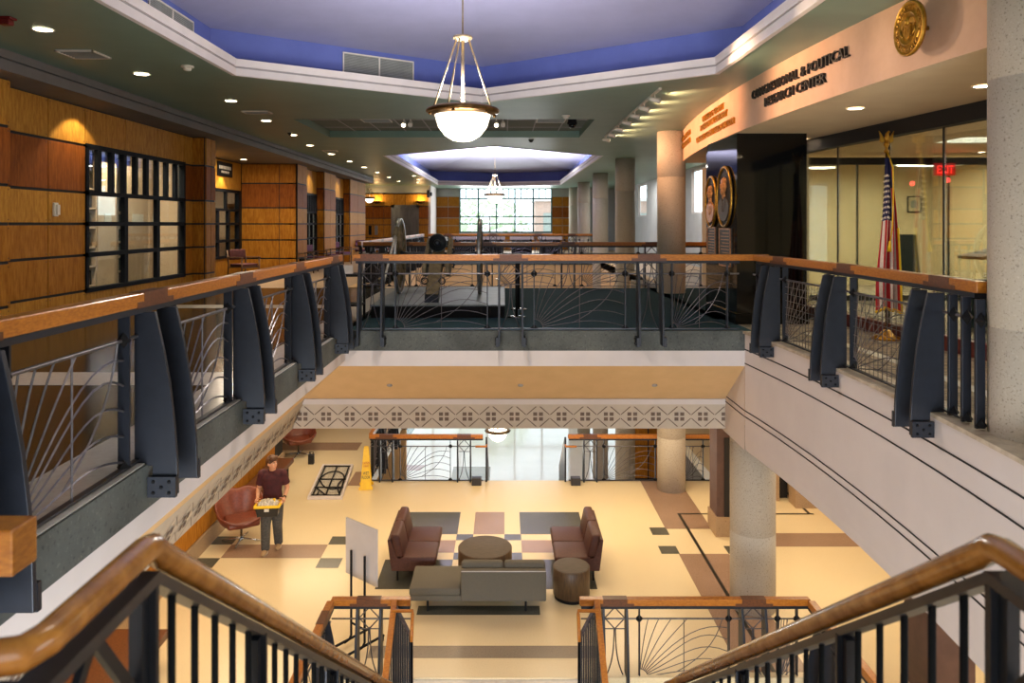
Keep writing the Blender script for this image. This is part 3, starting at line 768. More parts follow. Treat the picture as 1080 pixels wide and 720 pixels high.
def railing(label, P, pairs, z=0., n0=-.07, ends=(0,None), flip=(), gap=.30, fins=True, first=None, last=None, grid=False, rr=.006, over=(0.,0.), group=None, splice=True, nr=None, w=.095, tail=None):
    """one run of railing: oak handrail with walnut splices, steel underplate, fin posts in pairs, grilles between them.
    pairs: the u of each pair's middle; ends: where the run starts and stops"""
    u0 = ends[0]; u1 = ends[1] if ends[1] is not None else P.L
    mid = P((u0+u1)/2, n0, z)
    t = thing('balcony_railing', label, 'railing', mid, group=group)
    nr = n0 if nr is None else nr
    def seg(a, b, step=.6): k = max(1,int(abs(b-a)/step)); return [a+(b-a)*i/k for i in range(k+1)]
    def sweep(a, b, n_a, n_b, za, zb, mat, mb=None):
        mb = mb or MB(); S_ = seg(a,b)
        vs = [P(u,n_,z+zz) for u in S_ for n_,zz in ((n_a,za),(n_b,za),(n_b,zb),(n_a,zb))]
        fs = []
        for i in range(len(S_)-1):
            for j in range(4): fs.append((4*i+j,4*i+(j+1)%4,4*i+4+(j+1)%4,4*i+4+j))
        e = 4*(len(S_)-1); fs += [(3,2,1,0),(e,e+1,e+2,e+3)]
        mb.add(vs,fs,mat); return mb
    hr = sweep(u0-over[0],u1+over[1],nr-w/2,nr+w/2,.972,1.062,'oak').build('handrail',t,bevel=.008,world=True)
    if splice:
        for p in pairs:
            for (hw,za,zb) in ((.25,.969,1.008),(.16,1.008,1.066)):
                a,b = max(u0-over[0]+.002,p-hw),min(u1+over[1]-.002,p+hw)
                sweep(a,b,nr-w/2-.003,nr+w/2+.003,za,zb,'walnut').build('splice',hr,world=True)
    sweep(u0,u1,nr-.045,nr+.045,.935,.972,'steel').build('underplate',t,world=True)
    def barz(a,b,zz,r): 
        m = MB(); m.tube([P(u,n0,z+zz) for u in seg(a,b)],r,'rod',6); return m
    barz(u0,u1,.785,.012).build('top_bar',t,world=True)
    sweep(u0,u1,n0-.02,n0+.02,-.012,.004,'rodd').build('bottom_bar',t,world=True)
    edges = []
    for p in pairs:
        for s in (-1,1):
            u = p+s*gap/2
            m = MB()
            m.prism(FIN,u-.015,u+.015,lambda a,b,w_:P(w_,a,z+b),'steel')
            f = m.build('fin_post',t,bevel=.004,world=True)
            m = MB(); m.prism([(.012,-.23),(.19,-.23),(.19,-.10),(.012,-.10)],u+s*.015,u+s*.045,lambda a,b,w_:P(w_,a,z+b),'steel')
            for q in ((.05,-.13),(.15,-.13),(.1,-.165),(.15,-.2),(.05,-.2)):
                pt = P(u+s*.047,q[0],z+q[1]); m.ball(pt,.012,'black',8)
            m.build('bracket',f,world=True)
        m = MB(); tulip(m,P,p-gap/2+.02,p+gap/2-.02,n0,z,z+.785,r=rr*1.4); m.build('lozenge_grille',t,world=True)
        edges += [p-gap/2,p+gap/2]
    bays = []
    if pairs:
        if pairs[0]-gap/2-u0 > .5: bays.append((u0+.02,pairs[0]-gap/2-.02))
        for a,b in zip(pairs,pairs[1:]): bays.append((a+gap/2+.02,b-gap/2-.02))
        if u1-(pairs[-1]+gap/2) > .5 and not tail: bays.append((pairs[-1]+gap/2+.02,u1-.02))
    else: bays.append((u0,u1))
    for i,(a,b) in enumerate(bays):
        a2 = a+.15; b2 = b-.15
        for u in (a2,b2):
            m = MB(); vs = []
            m.prism([(n0-.035,0),(n0+.035,0),(n0+.035,.94),(n0-.035,.94)],u-.007,u+.007,lambda p_,q_,w_:P(w_,p_,z+q_),'steel')
            o = m.build('flat_bar',t,world=True)
            m = MB(); diamond(m,P,u,n0,z+.785); m.build('diamond_knob',o,world=True)
            m = MB(); diamond(m,P,u,n0,z+.003,.058,True); m.build('foot_knob',o,world=True)
        m = MB(); fan(m,P,a2,b2,n0,z,z+.785,flip=(flip if isinstance(flip,bool) else False),r=rr,grid=grid)
        m.build('sunburst_grille',t,world=True)
    if tail:
        for u in tail:
            m = MB(); m.prism([(n0-.035,-.02),(n0+.035,-.02),(n0+.035,.94),(n0-.035,.94)],u-.015,u+.015,lambda p_,q_,w_:P(w_,p_,z+q_),'steel')
            o = m.build('end_post',t,bevel=.003,world=True)
            m = MB(); diamond(m,P,u+.02,n0,z+.785,.06); m.build('diamond_knob',o,world=True)
            m = MB(); diamond(m,P,u+.02,n0,z+.003,.06,True); m.build('foot_knob',o,world=True)
    return t
# upper opening
railing('long oak topped railing of the left balcony in front of the panelled wall',
        Line((LX,2.3),(LX,FY-.06),(1,0)), [3.13-2.3,4.87-2.3,6.58-2.3,8.31-2.3,10.05-2.3], ends=(0,8.2), gap=.30, rr=.007)
railing('far railing of the big opening with the cannon behind it',
        Line((LX+.02,FY),(3.41,FY),(0,-1)), [.35,2.34,4.32], n0=-.07, ends=(.12,5.62), gap=.33, nr=-.07, rr=.005, over=(.05,.42))
railing('right balcony railing with an open post end, before the flag',
        Bow(FY-.1,4.9), [FY-.1-9.76,FY-.1-8.0,FY-.1-6.16], n0=-.08, nr=-.165, ends=(0,4.82), gap=.27, grid=True, flip=False, rr=.0055, over=(.1,.03), tail=[4.58,4.77,4.96])
# second opening
railing('railing beyond the cannon along the far edge of the carpeted landing',
        Line((-3.4,17.9),(4.9,17.9),(0,1)), [.95,2.95,4.94,6.95], n0=-.07, gap=.31, rr=.007)
railing('most distant railing below the end window',
        Line((-3.4,32.75),(3.9,32.75),(0,-1)), [.9,2.9,4.9,6.4], n0=-.07, gap=.31, rr=.01)
railing('distant side railing catching white light left of the cannon',
        Line((-3.5,18.2),(-3.5,32.5),(1,0)), [1.2+2*i for i in range(7)], n0=-.07, gap=.31, rr=.01)
# lower floor
LZ = LF+.03
railing('short lower railing left of the stair opening, beneath the grey sign board',
        Line((-2.3,9.85),(-1.25,9.85),(0,-1)), [.50], z=LZ-.07, n0=0, gap=.31, over=(.0,.0))
railing('lower railing right of the stair opening in front of the thick column',
        Line((1.02,9.85),(4.06,9.85),(0,-1)), [.45,2.29], z=LZ-.07, n0=0, gap=.31, over=(.02,0))
railing('lower side railing running back from the short railing under the grey board',
        Line((-2.3,9.78),(-2.3,7.2),(1,0)), [.42,2.1], z=LZ-.07, n0=0, gap=.31, over=(.0,0))
railing('lower side railing on the right behind the slanting stair handrail',
        Line((4.06,9.78),(4.06,6.6),(-1,0)), [.42,2.2], z=LZ-.07, n0=0, gap=.31, over=(.0,0))
railing('far lower railing beside the yellow wet floor sign',
        Line((-3.13,17.25),(-.5,17.25),(0,1)), [.38,2.19], z=LZ, n0=0, gap=.3, over=(.02,.0), rr=.006)
railing('far lower railing behind the furthest burgundy settee and round column',
        Line((1.5,17.25),(4.8,17.25),(0,1)), [.50,2.34], z=LZ, n0=0, gap=.3, over=(.02,.0), rr=.006)
railing('far lower side railing running away behind the yellow wet floor sign',
        Line((-3.13,17.34),(-3.13,23),(1,0)), [1.2,3.2,5.2], z=LZ, n0=0, gap=.3, rr=.01)

# ------------------------------------------------------------------ near stair
SX0, SX1, CY, HZ = -.675, .932, 1.40, E-.612
SLP = .715
m = MB(); n = 14
m.box(-1.3,1.6,-1.2,CY,FL-.3,FL,'terr')
for i in range(n):
    y = CY+i*.25; z = FL-(i+1)*.178
    m.box(SX0-.02,SX1+.02,y,y+.29,z-.05,z,'stone'); m.box(SX0-.02,SX1+.02,y+.27,y+.29,z-.18,z-.02,'stone')
for x in (SX0-.05,SX1+.01):
    m.prism([(CY,FL-.32),(CY,FL),(CY+n*.25,FL-n*.178+.05),(CY+n*.25,FL-n*.178-.3)],x,x+.04,lambda a,b,w:(w,a,b),'steel')
m.box(SX0-.3,SX1+.3,CY+n*.25,CY+n*.25+1.3,FL-n*.178-.35,FL-n*.178-.15,'stone')
tag(m.build('staircase',weld=False),'flight of stairs descending from where the picture is taken','staircase',kind='structure')
def stair_rail(x, side, label):
    """round brown handrail: a level piece, a bend at the top of the flight and the slope, with posts and balusters"""
    t = thing('stair_railing', label, 'railing', (x,CY,FL))
    y1 = CY+2.6; ya = 1.04
    slope = lambda y: HZ if y < CY else HZ-(y-CY)*SLP
    path = [(x+side*1.6,ya,HZ),(x+side*.05,ya,HZ),(x+side*.012,ya+.012,HZ),(x,ya+.05,HZ),(x,CY-.02,HZ),(x,CY+.012,HZ-.006)]
    path += [(x,CY+.05+i*.4,slope(CY+.05+i*.4)) for i in range(7)]
    ex = path[-1]; path += [(x+side*-.02,ex[1]+.08,ex[2]-.075),(x-side*.06,ex[1]+.12,ex[2]-.12)]
    m = MB(); m.tube(path,.026,'rround',14); m.build('handrail',t,world=True)
    m = MB()
    under = [(x,ya,HZ-.055),(x,CY,HZ-.055)]
    m.bar(*under,.05,.022,'rodd'); m.bar((x,CY,HZ-.058),(x,y1-.1,slope(y1-.1)-.058),.045,.02,'rodd'); m.bar((x+side*1.6,ya,HZ-.055),(x,ya,HZ-.055),.05,.02,'rodd')
    m.build('channel',t,world=True)
    for y in (CY-.015,CY+.62,CY+1.5,CY+2.4):
        h = slope(y)-.065; z0 = FL-max(0,y-CY)*SLP-.2
        m = MB(); m.box(x-.012,x+.012,y-.032,y+.032,z0,h,'steel'); m.box(x-.026,x+.026,y-.006,y+.006,z0,h,'steel'); m.build('post',t,world=True)
    m = MB(); m.box(x-.02,x+.02,ya-.02,ya+.02,FL,HZ-.06,'steel'); m.build('post',t,world=True)
    y = CY+.10
    while y < y1-.2:
        if min(abs(y-p) for p in (CY+.62,CY+1.5,CY+2.4)) > .045:
            m = MB(); m.tube([(x,y,FL-(y-CY)*SLP-.12),(x,y,slope(y)-.06)],.0085,'black',8); m.build('baluster',t,world=True)
        y += .112
    m = MB(); yc = (ya+CY)/2-.01; w = (CY-ya)/2-.05; zt = HZ-.065; zm = zt-.34
    P = [(yc,zt),(yc+w,(zt+zm)/2),(yc,zm),(yc-w,(zt+zm)/2)]
    for a,b in zip(P,P[1:]+P[:1]): m.bar((x,a[0],a[1]),(x,b[0],b[1]),.022,.012,'steel',up=(1,0,0))
    m.bar((x,yc-w-.03,zm),(x,yc+w+.03,zm),.02,.012,'steel',up=(1,0,0)); m.bar((x,yc,zm),(x,yc,FL+.1),.02,.012,'steel',up=(1,0,0))
    m.build('lozenge_grille',t,world=True)
    return t
stair_rail(SX0,-1,'near brown stair handrail with dark balusters slanting down from the lower left corner')
stair_rail(SX1,1,'near brown stair handrail with dark balusters slanting down from the lower right corner')
# neighbouring guard whose oak rail end enters from the left
t = thing('guard_rail','square oak rail end at the left edge in front of the big steel fin','railing',(-1.75,2.01,FL))
m = MB(); m.box(-2.15,-1.30,1.955,2.06,.565,.69,'oak'); m.build('handrail',t,bevel=.006,world=True)
m = MB(); m.box(-1.98,-1.92,1.98,2.04,FL,.565,'steel'); m.build('post',t,world=True)
# stair opening in the lower floor: two slanting guards
def lower_guard(s, xo, xi, label):
    t = thing('stair_railing', label, 'railing', (xo,9.6,LF))
    m = MB()
    top = (xo,9.76,LF+1.03); low = (xo,7.6,LF+1.03-2.16*.74)
    m.bar(top,low,.075,.06,'oak'); m.build('handrail',t,bevel=.005,world=True)
    m = MB(); a = (xo,9.74,LF+1.0); b = (xi,9.42,LF+.72)
    m.bar(a,b,.04,.03,'rod'); m.build('channel',t,world=True)
    for i in range(9):
        f = i/8; p = tuple(lerp(a[k],b[k],f) for k in range(3))
        m = MB(); m.box(p[0]-.011,p[0]+.011,p[1]-.02,p[1]+.02,LF-.6,p[2]-.01,'steel'); m.build('baluster',t,world=True)
    m = MB(); m.tube([(xo+s*.0,9.56,LF+1.0),(xi,9.56,LF+1.0),(xi,9.5,LF+.99),(xi,9.42,LF+.80),(xi,9.38,LF+.7)],.022,'oak',8); m.build('grab_rail',t,world=True)
    m = MB(); m.box(xi-.016,xi+.016,9.40,9.44,LF-.6,LF+.74,'steel'); m.build('post',t,world=True)
    for i in range(12):
        y = 9.6-i*.15; m = MB(); z = LF+1.0-(9.76-y)*.74
        m.box(xo-.008,xo+.008,y-.008,y+.008,z-.9,z-.02,'steel'); m.build('baluster',t,world=True)
m = MB()
for i in range(13): m.box(-1.40,1.17,9.78-.29*(i+1),9.80-.29*i,LF-.172*(i+1)-.2,LF-.172*(i+1),'terr')
m.box(-1.40,1.17,9.70,9.80,LF-.25,LF-.02,'walkw')
tag(m.build('staircase',weld=False),'stair descending from the lower floor between the two slanting guards','staircase',kind='structure')
lower_guard(1,-1.45,-1.18,'slanting oak stair guard at the right end of the short lower railing')
lower_guard(-1,1.22,.95,'slanting oak stair guard at the left end of the lower right railing')
# stair to the entrance hall between the far lower railings
for x,s,lb in ((-.42,1,'grey steel newel panel left of the bright entrance stair'),(1.42,-1,'grey steel newel panel right of the bright entrance stair')):
    t = thing('stair_railing',lb,'railing',(x,17.4,LF))
    m = MB(); m.prism([(17.2,LF),(17.2,LF+.98),(17.26,LF+1.03),(19.0,LF-.2),(19.0,LF-1.2)],x-.02,x+.02,lambda a,b,w:(w,a,b),'steel'); m.build('panel',t,world=True)
    m = MB(); m.tube([(x-s*.25,17.08,LF+.86),(x,17.08,LF+.86),(x,17.3,LF+.86),(x,19,LF-.36)],.025,'oak',8); m.build('handrail',t,world=True)
    m = MB(); m.box(x-s*.22-.11,x-s*.22+.11,16.94,17.12,LF,LF+.17,'rodd'); m.build('foot_block',t,bevel=.01,world=True)
m = MB()
for i in range(22):
    z = LF-(i+1)*.2045; m.box(-.4,1.4,17.28+i*.3,17.6+i*.3,z-.06,z,'hall')
tag(m.build('staircase'),'pale steps going down to the bright entrance hall','staircase',kind='structure')
# ------------------------------------------------------------------ ceiling fittings
def downlight(x, y, z, label, group, r=.085, power=0, col=(1,.86,.66)):
    t = thing('recessed_downlight', label, 'light', (x,y,z), group=group)
    m = MB(); m.lathe([(r+.018,-.006),(r+.016,-.012),(r,-.010),(r-.004,.0)],(0,0,0),'ivory',20,cap=False); m.build('trim_ring',t)
    m = MB(); m.lathe([(r,-.004),(0,-.004)],(0,0,0),'lens',20); m.build('lens',t)
    if power: lamp('SPOT','downlight_beam',(x,y,z-.03),power,col,.06,rot=(0,0,0),spot=radians(105),blend=.7)
ysl = [7.9,10.25,12.5,14.9,17.3,19.6,22.0,24.6,27.2,30.0,33.0,36.0]
for i,y in enumerate(ysl):
    downlight([-4.93,-5.03,-4.62,-4.8,-4.95][i] if i < 5 else -5.15,y,CE,'round downlight in the green ceiling by the left bulkhead, %s from the camera'%ORD[i],'downlights along the left ceiling',r=.095,power=38 if i<7 else 0)
for i,(x,y) in enumerate([(-4.3,39.0),(-4.0,36.5),(-3.9,34.0)]):
    downlight(x,y-2,CE,'distant downlight beside the far coffer, %s one from the elevator wall'%ORD[i].replace('nearest','first'),'downlights before the elevator wall',r=.09)
downlight(-7.4,21.0,3.33,'downlight in the dark soffit over the alcove chair','downlights in the alcove',r=.09,power=10)
for i,(x,y) in enumerate([(3.95,8.95),(4.9,12.2),(4.86,7.5),(5.4,14.6)]):
    downlight(x+(.3 if i==0 else 0),y,2.9,['round downlight in the beige soffit above the flag','small round downlight in the beige soffit above the granite pier','round downlight in the beige soffit beside the speckled column','round downlight deep in the beige soffit behind the granite pier'][i],'downlights in the beige soffit',r=.09,power=22)
lamp('SPOT','wall_washer',(-6.15,11.3,3.31),60,(1,.8,.5),.04,to=(-6.5,11.3,1.9),spot=radians(104),blend=.3)
lamp('SPOT','wall_washer',(-7.7,20.8,3.0),45,(1,.78,.45),.05,to=(-7.98,20.8,2.2),spot=radians(80),blend=.3)
lamp('SPOT','wall_washer',(-6.05,8.6,3.31),40,(1,.78,.45),.05,to=(-6.3,8.7,2.2),spot=radians(100),blend=.35)
for y in (24.8,29):
    lamp('SPOT','wall_washer',(-6.1,y,3.31),40,(1,.85,.6),.05,to=(-6.6,y,2.0),spot=radians(110),blend=.5)
# vents, detectors, camera
def vent(name,label,c,w,h,f,k=9,cat='vent'):
    """louvred grille: f(a,b,d) places a point; w x h"""
    t = thing(name,label,cat,c)
    m = MB()
    for a0,a1,b0,b1 in ((-w/2,w/2,-h/2,-h/2+.02),(-w/2,w/2,h/2-.02,h/2),(-w/2,-w/2+.02,-h/2,h/2),(w/2-.02,w/2,-h/2,h/2)):
        m.prism([(a0,b0),(a1,b0),(a1,b1),(a0,b1)],0,.02,lambda a,b,d:f(a,b,d),'ivory')
    if w > .9: m.prism([(-.012,-h/2),(.012,-h/2),(.012,h/2),(-.012,h/2)],0,.02,lambda a,b,d:f(a,b,d),'ivory')
    m.build('frame',t,world=True)
    m = MB(); m.add([f(-w/2,-h/2,.003),f(w/2,-h/2,.003),f(w/2,h/2,.003),f(-w/2,h/2,.003)],[(0,1,2,3)],'ventd')
    for i in range(k):
        b = -h/2+.03+(h-.06)*i/(k-1)
        m.prism([(-w/2,b-.008),(w/2,b-.008),(w/2,b+.008),(-w/2,b+.008)],.004,.016,lambda a,b,d:f(a,b,d),'vent')
    m.build('louvre',t,world=True)
A1 = offset(C1,.45)
def onwall(p,q,frac,zc):
    p = Vector((*p,0)); q = Vector((*q,0)); d = (q-p).normalized(); c = p.lerp(q,frac); n = Vector((d.y,-d.x,0))
    if (Vector((-.4,7.5,0))-c).dot(n) < 0: n = -n
    return (lambda a,b,dd: tuple(c+d*a+n*(dd+.004)+Vector((0,0,zc+b)))), tuple(c+Vector((0,0,zc)))
f,c = onwall(A1[0],A1[1],.565,CE+.45); vent('wall_vent','long grey louvred vent on the blue coffer wall left of the pendant lamp',c,1.25,.36,f,14)
f,c = onwall(A1[5],A1[0],.80,CE+.45); vent('wall_vent','louvred vent on the left blue coffer wall at the top edge',c,1.25,.36,f,14)
def onceil(x,y,z): return (lambda a,b,d:(x+a,y+b,z-d)), (x,y,z)
f,c = onceil(-5.15,9.05,CE); vent('ceiling_vent','beige ceiling vent between the two nearest left downlights',c,.46,.42,f,7)
f,c = onceil(-4.6,13.75,CE); vent('ceiling_vent','ceiling vent between the third and fourth left downlights',c,.5,.3,f,6)
f,c = onceil(-4.95,21,CE); vent('ceiling_vent','small far ceiling vent near the sixth left downlight',c,.4,.3,f,6)
f,c = onceil(1.0,15.9,CE+.15); vent('ceiling_vent','square air diffuser in the tiled ceiling recess beside the dome camera',c,.62,.6,f,6)
f,c = onceil(-2.75,15.9,CE+.15); vent('ceiling_vent','air diffuser in the tiled ceiling recess left of the spotlights',c,.62,.5,f,6)
def detector(x,y,z,label,mat='ivory',r=.07):
    t = thing('smoke_detector',label,'detector',(x,y,z))
    m = MB(); m.lathe([(r*1.15,0),(r*1.15,-.02),(r*.9,-.025)],(0,0,0),mat,20); m.build('base_plate',t)
    m = MB(); m.lathe([(r*.75,-.025),(r*.7,-.055),(r*.3,-.065),(0,-.065)],(0,0,0),mat,20); m.build('sensor_cap',t)
detector(-4.18,9.75,CE,'white smoke detector on the green ceiling left of the coffer moulding')
detector(1.18,15.1-.9,CE,'small grey detector on the ceiling between the coffers')
detector(.66,18.3,CE,'small dark detector at the far edge of the tiled recess','ventd',.06)
detector(-4.9,17.9-1,CE,'small dark detector beside the fifth left downlight','ventd',.05)
t = thing('fire_alarm','dark red fire alarm on the ceiling in the upper left corner','alarm',(-5.02,7.45,CE))
m = MB(); m.box(-.075,.075,-.06,.06,-.025,0,'redd'); m.build('base_plate',t,bevel=.006)
m = MB(); m.box(-.055,.055,-.045,.045,-.08,-.025,'redd'); m.build('strobe',t,bevel=.01)
t = thing('security_camera','black dome camera in the tiled ceiling recess right of the pendant','camera',(1.43,15.6,CE+.15))
m = MB(); m.lathe([(.09,0),(.09,-.08),(.105,-.09),(.105,-.13),(.08,-.135)],(0,0,0),'frameb',24); m.build('housing',t)
m = MB(); m.lathe([(.08,-.135),(.075,-.175),(.05,-.205),(0,-.215)],(0,0,0),'gran',24); m.build('dome',t)

# pendant bowl lamps
def pendant(x,y,rim,hub,top,R,label,group):
    t = thing('pendant_lamp',label,'lamp',(x,y,rim),group=group)
    h = hub-rim
    m = MB(); m.lathe([(R*.76,.0),(R*.75,-.06*R/.43),(R*.66,-.19*R/.43),(R*.48,-.29*R/.43),(R*.25,-.345*R/.43),(0,-.36*R/.43)],(0,0,0),'bowl',40); m.build('glass_bowl',t)
    m = MB(); m.lathe([(R*.74,.03),(R*.80,.045),(R*.97,.02),(R,0),(R*.98,-.025),(R*.86,-.035),(R*.80,-.055),(R*.75,-.055),(R*.74,.03)],(0,0,0),'brass',48); m.build('rim',t)
    for i in range(6):
        a = i*pi/3+.3; m = MB(); m.ball((R*.9*cos(a),R*.9*sin(a),-.045),.02*R/.43,'brass',8); m.build('finial',t)
    m = MB(); m.tube([(0,0,.02),(0,0,h-.03)],.02,'cream_rod',10); m.tube([(0,0,h),(0,0,top-rim)],.009,'cream_rod',8); m.build('stem',t)
    m = MB(); m.lathe([(.0,h+.035),(.03,h+.03),(.11,h+.015),(.115,h-.012),(.06,h-.04),(0,h-.045)],(0,0,0),'cream_rod',24); m.build('hub',t)
    for a in (radians(200),radians(245),radians(-15),radians(95)):
        m = MB(); m.tube([(.075*cos(a),.075*sin(a),h-.03),(R*.80*cos(a),R*.80*sin(a),.03)],.011,'cream_rod',8); m.build('hanger_rod',t)
    m = MB(); m.lathe([(.0,top-rim-.03),(.07,top-rim-.03),(.08,top-rim)],(0,0,0),'cream_rod',20); m.build('canopy',t)
    return t
pendant(-.485,8.6,E+1.315,E+2.165,CE+1.02,.43,'big lit glass bowl pendant hanging in the near coffer','bowl pendants')
pendant(-.40,31.0,E+1.23,E+2.05,CE+1.24,.45,'small looking lit bowl pendant hanging before the far end window','bowl pendants')
pendant(-.22,24.0,E-6.70,E-5.9,LC+1.5,.42,'lit bowl pendant low in the bright entrance hall, under the frieze','bowl pendants')
pendant(-6.75,37.0,E+1.30,E+1.75,CE,.30,'little bowl pendant before the panelled elevator wall','bowl pendants')
# track lights aimed at the sign band
t = thing('track_light','row of spotlight heads on a ceiling track beside the sign band','light',(2.38,14,CE))
m = MB(); m.box(2.36,2.40,11.3,17.6,CE-.03,CE,'ivory'); m.build('track',t,world=True)
for i,y in enumerate([11.7,12.6,13.5,14.4,15.4,16.4,17.3]):
    to = Vector((bandx(y+.3),y+.3,3.28)); p = Vector((2.38,y,CE-.12)); d = (to-p).normalized()
    m = MB(); m.tube([(2.38,y,CE-.03),(2.38,y,CE-.10)],.012,'ivory',8); m.tube([tuple(p-d*.10),tuple(p-d*.06),tuple(p+d*.03),tuple(p+d*.08)],[.02,.035,.04,.055],'ivory',14); h = m.build('spot_head',t,world=True)
    m = MB(); q = p+d*.081; m.tube([tuple(q),tuple(q+d*.003)],.045,'hot',14); m.build('lamp_face',h,world=True)
    lamp('SPOT','band_beam',tuple(p+d*.12),90,(1,.52,.28),.04,to=tuple(to),spot=radians(125),blend=.7)
lamp('SPOT','band_beam',(2.3,9.3,CE-.15),120,(1,.62,.36),.04,to=(3.6,9.0,3.1),spot=radians(110),blend=.8)
lamp('SPOT','band_beam',(1.9,7.7,3.2),60,(1,.74,.48),.04,to=(3.6,6.6,3.25),spot=radians(60),blend=.8)  # extra spot added to brighten the seal, off the track and without a head
def spots(x,y,label):
    t = thing('ceiling_spotlight',label,'light',(x,y,CE+.16))
    m = MB(); m.box(-.12,.12,-.02,.02,-.03,0,'ivory'); m.build('track',t)
    for s in (-.07,.07):
        m = MB(); m.tube([(s,0,-.03),(s,0,-.10)],.012,'ivory',8); m.tube([(s,.05,-.08),(s,0,-.12),(s,-.07,-.17)],[.03,.045,.05],'ivory',12); h = m.build('spot_head',t)
        if s < 0: m = MB(); m.tube([(s,-.071,-.171),(s,-.075,-.174)],.042,'hot',12); m.build('lamp_face',h)
    lamp('SPOT','spot_beam',(x,y-.12,CE-.06),40,(1,.8,.55),.03,to=(x,y-2.4,FL),spot=radians(60))
spots(-2.05,15.6,'pair of small spotlights in the ceiling recess left of the pendant')
spots(-.1,15.6,'pair of small spotlights in the ceiling recess right behind the pendant')

# sconces on the elevator wall
for x,lb in ((-6.87,'half bowl wall sconce between the two elevators'),(-4.52,'half bowl wall sconce right of the right elevator')):
    t = thing('wall_sconce',lb,'lamp',(x,EW-.06,E+1.20),group='elevator wall sconces')
    m = MB(); m.lathe([(.0,-.12),(.12,-.10),(.22,-.03),(.25,.03)],(0,0,0),'brass',18,a0=pi,a1=2*pi); m.build('bowl',t,solid=.01)
    m = MB(); m.lathe([(0,.02),(.23,.025)],(0,0,0),'sconce',18,a0=pi,a1=2*pi); m.build('lit_glass',t)
    lamp('POINT','sconce_glow',(x,EW-.3,E+1.30),28,(1,.62,.25),.08)
# elevators and door on the end wall
def elevator(x0,x1,label,n):
    t = MB()
    t.box(x0-.16,x0,EW-.10,EW-.0,FL,E+1.02,'elev'); t.box(x1,x1+.16,EW-.10,EW,FL,E+1.02,'elev'); t.box(x0-.16,x1+.16,EW-.10,EW,E+.86,E+1.02,'elev')
    o = struct(t,'door_%d'%n,label,'elevator')
    for a,b in ((x0,(x0+x1)/2-.004),((x0+x1)/2+.004,x1)):
        d = MB(); d.box(a,b,EW-.05,EW-.03,FL,E+.86,'elev'); d.build('door_leaf',o)
elevator(-8.3,-7.75,'steel elevator doors at the far left, half hidden by the wooden pier',1)
elevator(-5.95,-4.78,'steel elevator doors in the panelled end wall behind the cannon wheel',2)
t = thing('call_panel','dark elevator call panel with a steel plate between the two elevators','panel',(-7.0,EW-.07,E-.35))
m = MB(); m.box(-.33,-.17,-.02,.0,-.25,.25,'black'); m.build('screen',t)
m = MB(); m.box(0,.16,-.02,0,-.25,.25,'elev'); m.build('plate',t)
t = thing('wall_speaker','dark loudspeaker on the white corner edge below the far coffer','speaker',(-4.03,EW-.16,E+1.72))
m = MB(); m.box(-.14,.0,-.12,.06,-.3,.1,'blackp'); m.build('cabinet',t,bevel=.02)
m = MB(); m.box(.02,.14,-.10,.0,-.22,-.02,'blackp'); m.build('horn',t,bevel=.02)
# wall bits on the left
t = thing('wall_thermostat','white plastic sensor box on the maple panel left of the large window','sensor',(WX+.03,10.25+.55,E+.22))
m = MB(); m.box(0,.03,-.05,.05,-.11,.09,'ivory'); m.build('housing',t,bevel=.006)
m = MB(); m.box(.03,.05,-.01,.06,-.09,.06,'ivory'); m.build('cover',t,bevel=.005)
t = thing('wall_sign','small black sign with pale marks high in the shaded alcove','sign',(-7.97,21.05,E+1.55))
m = MB(); m.box(0,.03,-.55,.55,-.2,.2,'black'); m.build('panel',t)
m = MB()
for i in range(9): m.box(.031,.034,-.46+i*.1,-.46+i*.1+.07,.0,.09,'ivory')
for i in range(6): m.box(.031,.034,-.3+i*.1,-.3+i*.1+.07,-.11,-.05,'ivory')
m.build('lettering',t)

# ------------------------------------------------------------------ lettering and seal on the band
def text_mesh(txt, size, align='CENTER', depth=.02):
    cu = bpy.data.curves.new('text','FONT'); cu.body = txt; cu.size = size; cu.align_x = align; cu.extrude = depth; cu.resolution_u = 2
    o = bpy.data.objects.new('text',cu); COL.objects.link(o)
    dg = bpy.context.evaluated_depsgraph_get(); me = bpy.data.meshes.new_from_object(o.evaluated_get(dg))
    vs = [tuple(v.co) for v in me.vertices]; fs = [tuple(p.vertices) for p in me.polygons]
    bpy.data.objects.remove(o); bpy.data.curves.remove(cu); bpy.data.meshes.remove(me)
    return vs, fs
def split_words(vs, fs, gap):
    """cut one line of text into its words at the wide gaps"""
    iv = sorted((min(vs[k][0] for k in f),max(vs[k][0] for k in f)) for f in fs); cuts = []; hi = iv[0][1]
    for a,b in iv:
        if a-hi > gap: cuts.append((a+hi)/2)
        hi = max(hi,b)
    out = []
    for lo,up in zip([-1e9]+cuts,cuts+[1e9]):
        sel = [f for f in fs if lo < vs[f[0]][0] < up]; ids = sorted({k for f in sel for k in f}); mp = {k:i for i,k in enumerate(ids)}
        if sel: out.append(([vs[k] for k in ids],[tuple(mp[k] for k in f) for f in sel]))
    return out
def letters(lines, yc, mat, label, tilt=0.):
    """lines: (text, height, z centre, width)"""
    t = thing('sign_lettering',label,'lettering',(bandx(yc),yc,3.2))
    for txt,h,z,W in lines:
        vs,fs = text_mesh(txt,h/.72)
        w0 = max(v[0] for v in vs)-min(v[0] for v in vs); k = W/w0
        for wv,wf in split_words(vs,fs,h*.38):
            m = MB(); m.add([(bandx(yc-v[0]*k)-.012-v[2],yc-v[0]*k,z-h/2+v[1]) for v in wv],wf,mat)
            m.build('lettering',t,world=True,recalc=False,weld=False)
letters([('CONGRESSIONAL & POLITICAL',.125,3.33,2.75),('RESEARCH CENTER',.125,3.15,1.75)],9.17,'field','dark raised letters reading Congressional & Political Research Center')
